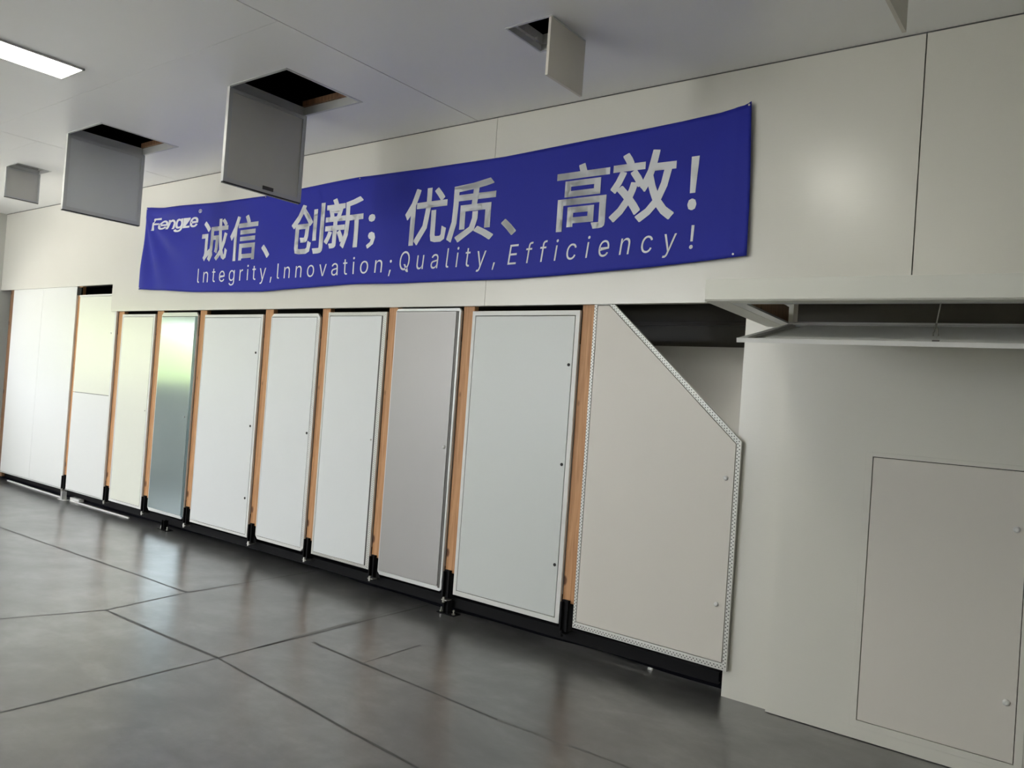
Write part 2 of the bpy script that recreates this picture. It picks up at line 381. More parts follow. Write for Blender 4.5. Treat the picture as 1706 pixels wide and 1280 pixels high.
# black plastic sheet closing the gap under the displays
bm = bmesh.new(); pts = [(-11.9, 4.40), (-11.6, 4.40), (-9.8, 4.42), (-8.0, 4.44), (-7.15, 4.46), (-6.5, 4.52), (-5.9, 4.56), (-5.3, 4.50), (-4.77, 4.45), (-3.9, 4.43), (-3.2, 4.44), (-2.55, 4.475), (-2.1, 4.45), (-1.7, 4.43), (-1.42, 4.43)]
rows = []
def interp(tab, x):
    if x <= tab[0][0]: return tab[0][1]
    for (a, b), (c, d_) in zip(tab, tab[1:]):
        if x <= c: return b + (d_ - b) * (x - a) / (c - a)
    return tab[-1][1]
for i in range(211):
    x = -11.9 + i * 0.05; yb = interp(pts, x)
    rows.append([bm.verts.new((x, yb + 0.012 * math.sin(x * 7) * (1 if k == 0 else .4) + 0.02 * k * 0.3, z)) for k, z in enumerate((0.001, 0.06, 0.16, 0.30))])
for a, b in zip(rows, rows[1:]):
    for k in range(3): bm.faces.new((a[k], b[k], b[k + 1], a[k + 1]))
sh = obj('plastic_sheet', bm, M['plastic_black'], smooth=True); tag(sh, 'black plastic sheet standing in the gap under the display panels', 'sheet')
so = sh.modifiers.new('thickness', 'SOLIDIFY'); so.thickness = 0.004

# ------------------------------------------------------------------ wooden posts, steel brackets, bottom rail, legs
rail = obj('bottom_rail', (lambda b: (box(b, -11.59, -1.70, 4.365, 4.370, 0.045, 0.115), box(b, -11.59, -1.70, 4.37, 4.40, 0.045, 0.050), box(b, -11.59, -1.70, 4.37, 4.40, 0.110, 0.115), b)[3])(bmesh.new()), M['steel_black'])
tag(rail, 'long black steel channel running under all the display panels', 'rail')
POSTS = [ # x0, x1, z0, z1, bracket, words
    (-11.76, -11.60, 0.05, 2.55, False, 'leftmost pine post, at the far left corner of the room'),
    (-9.805, -9.712, 0.118, 2.55, True, 'pine post between the wide white board and the two-part board'),
    (-8.800, -8.675, 0.118, 2.40, True, 'pine post right of the two-part board'),
    (-7.985, -7.858, 0.118, 2.40, True, 'pine post left of the glossy blue-green panel'),
    (-7.178, -7.064, 0.118, 2.40, True, 'pine post right of the glossy blue-green panel'),
    (-6.120, -6.005, 0.118, 2.40, True, 'pine post left of the panel with clipped corners'),
    (-5.328, -5.230, 0.118, 2.40, True, 'pine post right of the panel with clipped corners'),
    (-4.530, -4.433, 0.118, 2.40, True, 'knotty pine post left of the plain grey panel'),
    (-3.762, -3.660, 0.118, 2.40, True, 'knotty pine post right of the plain grey panel'),
    (-2.750, -2.655, 0.118, 2.40, True, 'pine post between the wide three-lock panel and the slanted panel'),
]
for i, (x0, x1, z0, z1, br, words) in enumerate(POSTS):
    if br: z0 = 0.295 if i > 7 else 0.265
    bm = bmesh.new(); box(bm, x0, x1, 4.322, 4.364, z0, z1)
    o = obj('wooden_post', bm, M['wood'] if i else M['wood_dark'], bevel=0.002)
    tag(o, words, 'post', 'pine posts between the display panels')
    if br:
        xc = (x0 + x1) / 2 - 0.012; wdt = 0.027 if i > 7 else 0.024
        words_b = words.replace('knotty ', '').replace('pine post', 'black bracket at foot of post')
        t = thing('post_bracket', words_b, 'bracket', (xc, 4.31, 0.10), 'black brackets at the feet of the posts')
        top = 0.315 if i > 7 else 0.285
        bm = bmesh.new(); box(bm, xc - wdt, xc + wdt, 4.308, 4.3200, 0.115, top); box(bm, xc - wdt, xc - wdt + 0.012, 4.285, 4.308, 0.12, top - 0.01); box(bm, xc + wdt - 0.012, xc + wdt, 4.292, 4.308, 0.12, top)
        box(bm, xc - wdt + 0.002, xc + wdt - 0.002, 4.3202, 4.364, 0.115, z0 - 0.003); obj('channel', bm, M['steel_black'], t, bevel=0.001)
        s = -1 if i in (6, 8) else 1
        xe = xc + s * wdt
        a = [(xe, 0.118), (xe + s * 0.055, 0.118), (xe, 0.185)]
        if i in (5, 6, 7, 8):
            bm = bmesh.new(); prism(bm, a if s > 0 else a[::-1], 4.3205, 4.3215); obj('gusset', bm, M['steel_black'], t)
        bm = bmesh.new(); cyl(bm, (xc - 0.012, 4.298, 0.085), (xc - 0.012, 4.298, 0.125), 0.012, 8); box(bm, xc - 0.03, xc + 0.02, 4.29, 4.344, 0.100, 0.106)
        obj('bolt', bm, M['bolt'] if i not in (9,) else M['steel_black'], t)
for xc, yc, words, mm in ((-9.725, 4.27, 'pale steel floor leg below the left end of the two-part board', 'alu'), (-7.498, 4.275, 'dark steel floor leg with anchor bolts under the glossy blue-green panel', 'steel_black'), (-3.725, 4.31, 'dark steel floor leg with anchor bolts under the left edge of the three-lock panel', 'steel_black')):
    t = thing('rail_leg', words, 'leg', (xc, yc, 0), 'floor legs under the steel channel')
    bxo('post', M[mm], t, (xc - 0.022, xc - 0.018, yc, yc + 0.05, 0.004, 0.098), (xc - 0.022, xc + 0.022, yc, yc + 0.005, 0.004, 0.098) if mm == 'alu' else (xc - 0.022, xc + 0.022, yc + 0.02, yc + 0.025, 0.004, 0.098), (xc + 0.018, xc + 0.022, yc, yc + 0.05, 0.004, 0.098))
    bxo('base_plate', M['steel_black' if mm != 'alu' else 'alu'], t, (xc - 0.075, xc + 0.085, yc - 0.01, yc + 0.07, 0.0, 0.005))
    for s in (-0.055, 0.062):
        bm = bmesh.new(); cyl(bm, (xc + s, yc + 0.02, 0.005), (xc + s, yc + 0.02, 0.013), 0.013, 6); cyl(bm, (xc + s, yc + 0.02, 0.013), (xc + s, yc + 0.02, 0.038), 0.006, 8)
        obj('anchor_bolt', bm, M['bolt'], t)
# white trunking lying on the floor at the far left, and small litter
bm = bmesh.new(); box(bm, -11.5, -9.76, -0.009, 0.009, 0, 0.014); bmesh.ops.transform(bm, matrix=Matrix.Translation((-9.75, 4.33, 0)) @ Matrix.Rotation(math.radians(-1.2), 4, 'Z') @ Matrix.Translation((9.75, 0, 0)), verts=bm.verts)
tag(obj('plastic_strip', bm, M['pvc']), 'thin white plastic strip lying on the floor along the far left end of the displays', 'strip')
bm = bmesh.new(); box(bm, -9.60, -8.25, 4.315, 4.33, 0, 0.012)
tag(obj('plastic_strip', bm, M['pvc']), 'pale strip on the floor under the two-part and ivory panels', 'strip')
bm = bmesh.new(); box(bm, -9.66, -9.44, 4.34, 4.40, 0, 0.035)
tag(obj('offcut', bm, M['pvc'], bevel=0.003), 'small white board offcut on the floor beside the pale steel leg', 'offcut')
bm = bmesh.new(); box(bm, -2.16, -2.13, 4.40, 4.415, 0, 0.012)
tag(obj('bottle_cap', bm, M['pvc'], bevel=0.002), 'tiny white plastic cap on the floor under the slanted panel', 'cap')

# ------------------------------------------------------------------ display panels
def rect(x0, x1, z0, z1, ch=0.0):
    if not ch: return [(x0, z0), (x1, z0), (x1, z1), (x0, z1)]
    return [(x0 + ch, z0), (x1 - ch, z0), (x1, z0 + ch), (x1, z1 - ch), (x1 - ch, z1), (x0 + ch, z1), (x0, z1 - ch), (x0, z0 + ch)]
def perforate(parent, segs, wdt, y, step=0.017, r=0.0032):
    """rows of tiny flat dark discs, painted as shaded punched holes along the flange; segs = ((xa, za), (xb, zb)) centre lines"""
    bm = bmesh.new()
    for (xa, za), (xb, zb) in segs:
        L = math.hypot(xb - xa, zb - za); ux, uz = (xb - xa) / L, (zb - za) / L; nx, nz = -uz, ux
        k = int(L / step)
        for i in range(k + 1):
            for row in ((-1, 0), (1, .5)):
                s = (i + row[1]) * step
                if s > L: continue
                cx, cz = xa + ux * s + nx * row[0] * wdt / 4, za + uz * s + nz * row[0] * wdt / 4
                bm.faces.new([bm.verts.new((cx + r * math.cos(a), y - 0.0006, cz + r * math.sin(a))) for a in [math.pi / 3 * q for q in range(6)]])
    o = obj('perforation', bm, M['hole'], parent); o['kind'] = 'stuff'; return o
def lock(parent, x, z, y):
    bm = bmesh.new(); cyl(bm, (x, y, z), (x, y - 0.003, z), 0.0105, 14); obj('lock', bm, M['rubber'], parent)
def panel(name, label, outer, inner, frame_m, leaf_m, gap=0.004, y=YP, depth=0.020, leaf_y=0.0, bev=0.0015, cat='display panel'):
    xs = [p[0] for p in outer]; zs = [p[1] for p in outer]
    t = thing(name, label, cat, ((min(xs) + max(xs)) / 2, y, min(zs)), 'display doors along the wall')
    bm = bmesh.new(); ring(bm, outer, inner, y, y + depth); obj('frame', bm, frame_m, t, bevel=bev)
    cx = sum(p[0] for p in inner) / len(inner); cz = sum(p[1] for p in inner) / len(inner)
    def shrink(P, g_):
        out = []; n = len(P)
        for i in range(n):
            a, b, c = Vector(P[i - 1]), Vector(P[i]), Vector(P[(i + 1) % n])
            d1 = (b - a).normalized(); d2 = (c - b).normalized(); n1 = Vector((-d1.y, d1.x)); n2 = Vector((-d2.y, d2.x))
            bis = (n1 + n2); bis = bis / bis.dot(n1) if abs(bis.dot(n1)) > 1e-6 else n1
            out.append(tuple(b + bis * g_))
        return out
    lf = shrink(inner, gap)
    bm = bmesh.new(); prism(bm, lf, y + leaf_y, y + depth - 0.003); leaf = obj('door', bm, leaf_m, t, bevel=0.001)
    bm = bmesh.new(); prism(bm, shrink(inner, -0.005), y + depth - 0.0028, y + depth - 0.0008); obj('backing', bm, M['rubber'], t)
    return t, leaf

# 1: two plain white boards at the far left
for a, b, words in ((-11.598, -10.713, 'leftmost plain white board, beside the left wall'), (-10.710, -9.802, 'tall plain white board just left of the two-part board')):
    bm = bmesh.new(); box(bm, a, b, YP, YP + 0.020, 0.128, 2.54)
    tag(obj('display_board', bm, M['white'], bevel=0.001), words, 'board', 'plain boards at the left end')
bm = bmesh.new(); box(bm, -11.598, -9.802, YP - 0.004, YP + 0.02, 0.112, 0.126)
tag(obj('board_ledge', bm, M['alu']), 'thin metal ledge under the two leftmost white boards', 'ledge')
# 2: two-part board
t = thing('two_part_board', 'narrow white board split in two by a horizontal joint, below the dark slot', 'board', (-9.27, YP, 0.13), 'display panels along the wall')
bxo('upper_board', M['warm'], t, (-9.706, -8.846, YP, YP + 0.02, 1.274, 2.385), bevel=0.001)
bxo('lower_board', M['white'], t, (-9.706, -8.846, YP, YP + 0.02, 0.135, 1.267), bevel=0.001)
bxo('top_trim', M['pvc'], t, (-9.715, -8.80, YP - 0.003, YP + 0.02, 2.387, 2.408))
bxo('joint_backing', M['seam'], t, (-9.70, -8.85, YP + 0.0205, YP + 0.0215, 1.24, 1.30))
bxo('side_trim', M['pvc'], t, (-8.842, -8.803, YP - 0.002, YP + 0.018, 0.135, 2.386))
bxo('bottom_trim', M['alu'], t, (-9.706, -8.803, YP - 0.004, YP + 0.018, 0.121, 0.133))
knob(t, -9.137 + 0.24, 1.967, YP, 0.006)
# slot bracket at the top
bxo('slot_bracket', M['steel_black'], None, (-9.83, -9.70, 4.305, 4.321, 2.41, 2.50))
tag(bpy.data.objects['slot_bracket'], 'small dark bracket at the top of the post by the dark slot', 'bracket')
# 3: ivory
t, leaf = panel('display_hatch', 'ivory access panel immediately left of the glossy blue-green one', rect(-8.672, -7.988, 0.135, 2.176), rect(-8.652, -8.018, 0.160, 2.150), M['pvc'], M['warm'])
knob(leaf, -8.047, 1.16, YP, 0.005, M['bolt'], 0.006)
# 4: glossy blue-green
t, leaf = panel('display_hatch', 'narrow glossy blue-green panel reflecting the window', rect(-7.855, -7.182, 0.150, 2.190, 0.03), rect(-7.845, -7.222, 0.180, 2.150, 0.004), M['alu'], M['mirror'], leaf_y=-0.004)
bxo('side_edge', M['teal_edge'], t, (-7.221, -7.186, YP - 0.003, YP + 0.004, 0.17, 2.152), label='dark teal right edge strip')
knob(leaf, -7.280, 1.151, YP - 0.004, 0.007)
# 5
t, leaf = panel('display_hatch', 'wide white panel with three small locks, right of the glossy blue-green one', rect(-7.060, -6.124, 0.150, 2.164), rect(-7.052, -6.152, 0.172, 2.138), M['pvc'], M['offwhite'])
for z in (1.815, 1.149, 0.496): lock(leaf, -6.195, z, YP)
# 6
t, leaf = panel('display_hatch', 'narrow white panel whose frame has clipped corners', rect(-6.002, -5.332, 0.163, 2.168, 0.032), rect(-5.990, -5.368, 0.190, 2.140, 0.002), M['pvc'], M['offwhite'])
lock(leaf, -5.395, 1.154, YP); perforate(t, [((-5.350, 0.21), (-5.350, 2.12))], 0.020, YP, r=0.0026)
# 7
t, leaf = panel('display_hatch', 'white panel with a fine perforated flange, left of the plain grey panel', rect(-5.227, -4.534, 0.166, 2.176), rect(-5.208, -4.573, 0.188, 2.148), M['zinc'], M['offwhite'])
knob(leaf, -4.609, 1.169, YP, 0.006, M['bolt'], 0.006)
bxo('reveal', M['dark_edge'], t, (-4.5865, -4.5735, YP - 0.0015, YP + 0.002, 0.19, 2.146), label='dark reveal along the right side of the door')
perforate(t, [((-4.553, 0.18), (-4.553, 2.16)), ((-5.21, 2.163), (-4.55, 2.163)), ((-5.21, 0.176), (-4.55, 0.176))], 0.024, YP)
# 8: grey
t, leaf = panel('display_hatch', 'plain grey panel with one white knob', rect(-4.430, -3.766, 0.152, 2.198, 0.02), rect(-4.424, -3.806, 0.182, 2.178, 0.002), M['alu'], M['grey'], leaf_y=-0.004)
bxo('side_edge', M['dark_edge'], t, (-3.805, -3.786, YP - 0.003, YP + 0.004, 0.175, 2.176), label='dark right edge strip')
bxo('side_flange', M['alu'], t, (-3.783, -3.770, YP - 0.003, YP, 0.175, 2.17))
knob(leaf, -3.836, 1.187, YP - 0.004, 0.012)
# 9: wide
t, leaf = panel('display_hatch', 'widest pale panel, white frame and three round black locks', rect(-3.658, -2.754, 0.156, 2.174), rect(-3.630, -2.786, 0.188, 2.142), M['pvc'], M['cool'], gap=0.005)
for z in (1.819, 1.172, 0.524): lock(leaf, -2.814, z, YP)
# 10: slanted
outer = [(-2.650, 0.158), (-1.636, 0.150), (-1.636, 1.432), (-2.520, 2.222), (-2.650, 2.222)]
inner = [(-2.628, 0.196), (-1.660, 0.188), (-1.660, 1.414), (-2.540, 2.206), (-2.628, 2.206)]
t, leaf = panel('slanted_hatch', 'large cream panel with a slanted top corner and perforated metal flange', outer, inner, M['zinc'], M['cream'])
bxo('side_flange', M['zinc'], t, (-1.636, -1.632, YP - 0.004, YP + 0.02, 0.150, 1.43))
perforate(t, [((-2.639, 0.175), (-2.639, 2.20)), ((-2.64, 0.174), (-1.65, 0.168)), ((-1.6475, 0.175), (-1.6475, 1.42)), ((-1.650, 1.424), (-2.522, 2.205))], 0.022, YP, step=0.0205, r=0.0040)
knob(leaf, -1.710, 1.217, YP, 0.012); knob(leaf, -1.716, 0.507, YP, 0.012)

# ------------------------------------------------------------------ canopy with a drop-down flap, turned 4 degrees to the wall
can = thing('canopy', 'white box canopy jutting out over the lower hatch wall at right', 'canopy', (0, 3.8, 2.07))
A = math.radians(4.2); ux, uy = math.cos(A), math.sin(A)
def R4(bm, ox=-1.45, oy=3.262):
    """canopy-local (a along the front, b into the wall) to world"""
    for v in bm.verts: v.co = Vector((ox + v.co.x * ux - v.co.y * uy, oy + v.co.x * uy + v.co.y * ux, v.co.z))
def cbox(name, m, parent, *bs, **k):
    bm = bmesh.new()
    for b in bs: box(bm, *b)
    R4(bm); return obj(name, bm, m, parent, **k)
CW, CD = 2.7, 1.03
AO, BO0, BO1 = 0.155, 0.100, 0.845     # opening: left offset, front, back
cbox('fascia', M['fascia'], can, (0, CW, 0, 0.018, 2.070, 2.167), bevel=0.001)
cbox('side_fascia', M['fascia'], can, (0, 0.018, 0.0185, CD, 2.078, 2.167))
bm = bmesh.new(); tb = box(bm, 0.019, CW - 0.001, 0.019, CD, 2.160, 2.166)
for v in tb:
    if v.co.y > 0.5: v.co.z += 0.044
R4(bm); obj('hidden_light_block', bm, M['fascia'], can)  # unseen sloped board, added to keep light out of the canopy
cbox('soffit', M['fascia'], can, (0.0, 0.096, 0.0, CD, 2.0702, 2.0775), (0.099, CW, 0.0, BO0 - 0.03, 2.0702, 2.0775), (0.099, CW, BO1 + 0.03, CD, 2.0702, 2.0775), (2.0, CW, BO0 - 0.03, BO1 + 0.03, 2.0702, 2.0775))
cbox('opening_frame', M['alu'], can, (0.100, AO, BO0 - 0.029, BO1 + 0.029, 2.0695, 2.0785), (AO, 1.999, BO0 - 0.029, BO0, 2.0695, 2.0785), (AO, 1.999, BO1, BO1 + 0.029, 2.0695, 2.0785))
cbox('wood_lining', M['wood_dark'], can, (AO - 0.03, AO - 0.001, BO0, BO1, 2.079, 2.156), label='brown timber lining of the opening')
fl = thing('drop_down_flap', 'white framed flap hanging half open from the canopy, over the lower hatch wall', 'flap', (0, 4.1, 2.05))
# flap frame hinged at b=BO1, its free edge 16 cm lower
FW = 1.84; Lf = 0.86; dz = 0.157; tilt = math.asin(dz / Lf)
def flapbox(name, m, *bs, **k):
    bm = bmesh.new()
    for b in bs: box(bm, *b)
    for v in bm.verts:
        a, s, h_ = v.co.x, v.co.y, v.co.z        # a along, s from hinge towards the front, h_ above the outer face
        v.co = Vector((AO + 0.002 + a, BO1 + 0.0 - s * math.cos(tilt) - h_ * math.sin(tilt), 2.052 - s * math.sin(tilt) + h_ * math.cos(tilt)))
    R4(bm); return obj(name, bm, m, fl, **k)
flapbox('frame', M['alu'], (0, 0.032, 0, Lf, 0, 0.016), (FW - 0.03, FW, 0, Lf, 0, 0.016), (0.032, FW - 0.03, 0, 0.03, 0, 0.016), (0.032, FW - 0.03, Lf - 0.03, Lf, 0, 0.016))
flapbox('gasket', M['side_wall'], (0.033, 0.040, 0.031, Lf - 0.031, 0.001, 0.012))
flapbox('corner_catch', M['dark_edge'], (0.045, 0.085, Lf - 0.14, Lf - 0.10, 0.001, 0.010))
flapbox('infill_board', M['white'], (0.10, FW - 0.05, 0.05, Lf - 0.045, 0.001, 0.014), bevel=0.001)
flapbox('outer_skin', M['fascia'], (0.032, FW - 0.03, 0.03, Lf - 0.03, -0.001, 0.001))
flapbox('latch', M['dark_edge'], (0.74, 0.765, Lf - 0.036, Lf - 0.018, 0.0162, 0.020))
flapbox('front_lip', M['pvc'], (0.0, FW, Lf, Lf + 0.004, -0.002, 0.017))
wire = thing('hanging_carabiner', 'thin wire with a steel snap hook dangling from the canopy opening', 'carabiner', (-0.585, 3.6, 1.94))
bm = bmesh.new(); tube(bm, [(-0.570, 3.6, 2.158), (-0.577, 3.6, 2.08), (-0.587, 3.6, 2.01)], 0.0026, 8); obj('wire', bm, M['bolt'], wire, smooth=True)
bm = bmesh.new(); tube(bm, [(-0.587 + 0.0105 * math.sin(t_) * (1.0 if math.cos(t_) < 0 else 0.62), 3.6, 1.972 + 0.028 * math.cos(t_)) for t_ in [2 * math.pi * q / 20 for q in range(20)]], 0.0028, 8, closed=True)
cyl(bm, (-0.587, 3.6, 1.996), (-0.587, 3.6, 2.012), 0.004, 8); obj('snap_hook', bm, M['dark_bolt'], wire, smooth=True)

# ------------------------------------------------------------------ ceiling hatches with hanging doors
def hatch(h, side, drop, label, big, door_m='offwhite', inner_face=True, swing=0.0):
    x0, x1, y0, y1 = h
    t = thing('ceiling_hatch', label, 'hatch', ((x0 + x1) / 2, (y0 + y1) / 2, ZC), 'open ceiling hatches')
    f = 0.020 if big else 0.012
    bm = bmesh.new()
    for b in ((x0, x1, y0, y0 + f), (x0, x1, y1 - f, y1), (x0, x0 + f, y0 + f, y1 - f), (x1 - f, x1, y0 + f, y1 - f)): box(bm, b[0], b[1], b[2], b[3], ZC - 0.003, ZC + 0.055)
    obj('frame', bm, M['alu'], t)
    bm = bmesh.new(); q = f + 0.001
    for b in ((x0 + q, x1 - q, y1 - q - 0.02, y1 - q), ) if big else ((x0 + q, x0 + q + 0.02, y0 + q, y1 - q), (x0 + q + .021, x1 - q, y1 - q - 0.02, y1 - q)): box(bm, b[0], b[1], b[2], b[3], ZC + (0.056 if big else 0.03), ZC + (0.095 if big else 0.08))
    obj('lining', bm, M['wood_dark'] if big else M['insul'], t, label='brown timber lining' if big else None)
    th = 0.030 if big else 0.016
    xh = x0 if side < 0 else x1 - th
    z1 = ZC - 0.006; z0 = z1 - drop
    bm = bmesh.new(); fr = 0.030 if big else 0.016
    if inner_face:
        # tray-shaped door: outer skin on -x, rim, recessed board
        box(bm, xh, xh + 0.004, y0, y1, z0, z1)
        for b in ((y0, y0 + 0.006, z0, z1), (y1 - 0.006, y1, z0, z1), (y0 + 0.006, y1 - 0.006, z0, z0 + 0.006), (y0 + 0.006, y1 - 0.006, z1 - 0.006, z1)): box(bm, xh + 0.004, xh + th, b[0], b[1], b[2], b[3])
        for b in ((y0 + .006, y0 + fr, z0 + .006, z1 - .006), (y1 - fr, y1 - .006, z0 + .006, z1 - .006), (y0 + fr, y1 - fr, z0 + .006, z0 + fr), (y0 + fr, y1 - fr, z1 - fr, z1 - .006)): box(bm, xh + th - 0.006, xh + th - 0.002, b[0], b[1], b[2], b[3])
        d = obj('door', bm, M['alu'], t)
        bxo('infill_board', M[door_m], d, (xh + 0.005, xh + th - 0.010, y0 + 0.008, y1 - 0.008, z0 + 0.008, z1 - 0.008))
        bxo('gasket', M['rubber'], d, (xh + 0.008, xh + th + 0.001, y0 + 0.002, y1 - 0.002, z0 - 0.006, z0 - 0.001))
        bxo('lip', M['pvc'], d, (xh + 0.0, xh + 0.007, y0, y1, z0 - 0.010, z0 - 0.0005))
        if big and door_m == 'grey_in': bxo('latch', M['dark_edge'], d, (xh + th - 0.002, xh + th + 0.006, (y0 + y1) / 2 - 0.01, (y0 + y1) / 2 + 0.075, z0 + 0.020, z0 + 0.045))
    else:
        box(bm, xh, xh + th, y0, y1, z0, z1)
        bmesh.ops.rotate(bm, verts=bm.verts, cent=(xh + th, 0, z1), matrix=Matrix.Rotation(-swing, 3, 'Y'))
        obj('door', bm, M[door_m], t, bevel=0.001)
    bm = bmesh.new(); cyl(bm, (xh + (0 if side < 0 else th), y0 + 0.02, ZC - 0.006), (xh + (0 if side < 0 else th), y1 - 0.02, ZC - 0.006), 0.004, 8); obj('hinge', bm, M['alu'], t)
M['grey_in'] = mat('pale_grey_inner_board', (0.66, 0.65, 0.61), rough=0.5, noise=0.03)
hatch(HOLES[0], -1, 0.640, 'open ceiling hatch whose framed door with a dark latch hangs over the banner top', True, 'grey_in')
hatch(HOLES[1], -1, 0.640, 'open ceiling hatch with a pale door hanging left of the banner', True, 'offwhite')
hatch(HOLES[3], -1, 0.300, 'small open ceiling hatch nearest the left wall', False, 'grey_in')
hatch(HOLES[2], 1, 0.300, 'small open ceiling hatch above the middle of the banner, with torn insulation at its edge', False, 'cream', False)
hatch(HOLES[4], 1, 0.300, 'ceiling hatch at the very top right, only its cream door tip in view', False, 'cream', False)

# ------------------------------------------------------------------ LED ceiling lights
n_l = 0
for xc in (-9.45, -5.655, -1.86):
    for yc in (1.73, -1.9, -4.6):
        vis = (xc == -5.655 and yc == 1.73)
        lab = 'rectangular LED ceiling light glowing at the upper left' if vis else 'slim white LED ceiling light, one of those outside the photograph'
        t = thing('ceiling_light', lab, 'light', (xc, yc, ZC), None if vis else 'ceiling lights out of view')
        x0, x1, y0, y1 = xc - 0.163, xc + 0.163, yc - 0.62, yc + 0.62
        bm = bmesh.new()
        for b in ((x0, x1, y0, y0 + 0.012), (x0, x1, y1 - 0.012, y1), (x0, x0 + 0.012, y0, y1), (x1 - 0.012, x1, y0, y1)): box(bm, b[0], b[1], b[2], b[3], ZC - 0.012, ZC)
        obj('frame', bm, M['pvc'], t)
        bxo('diffuser', M['led'], t, (x0 + 0.012, x1 - 0.012, y0 + 0.012, y1 - 0.012, ZC - 0.009, ZC - 0.003))

t = thing('bay_fill_light', 'added fill light inside the dark bay, unseen behind the hatch wall', 'light', (-0.75, 4.60, 1.86))  # invented lamp, added to brighten the partition in the bay
bxo('fill_shield', M['pvc'], t, (-1.35, -0.15, 4.45, 4.75, 1.88, 1.90), (-1.35, -0.15, 4.45, 4.46, 1.80, 1.879))  # plate added above the fill light to stop it spilling upward
bxo('diffuser', M['fill_bay'], t, (-1.34, -0.16, 4.56, 4.60, 1.85, 1.879))

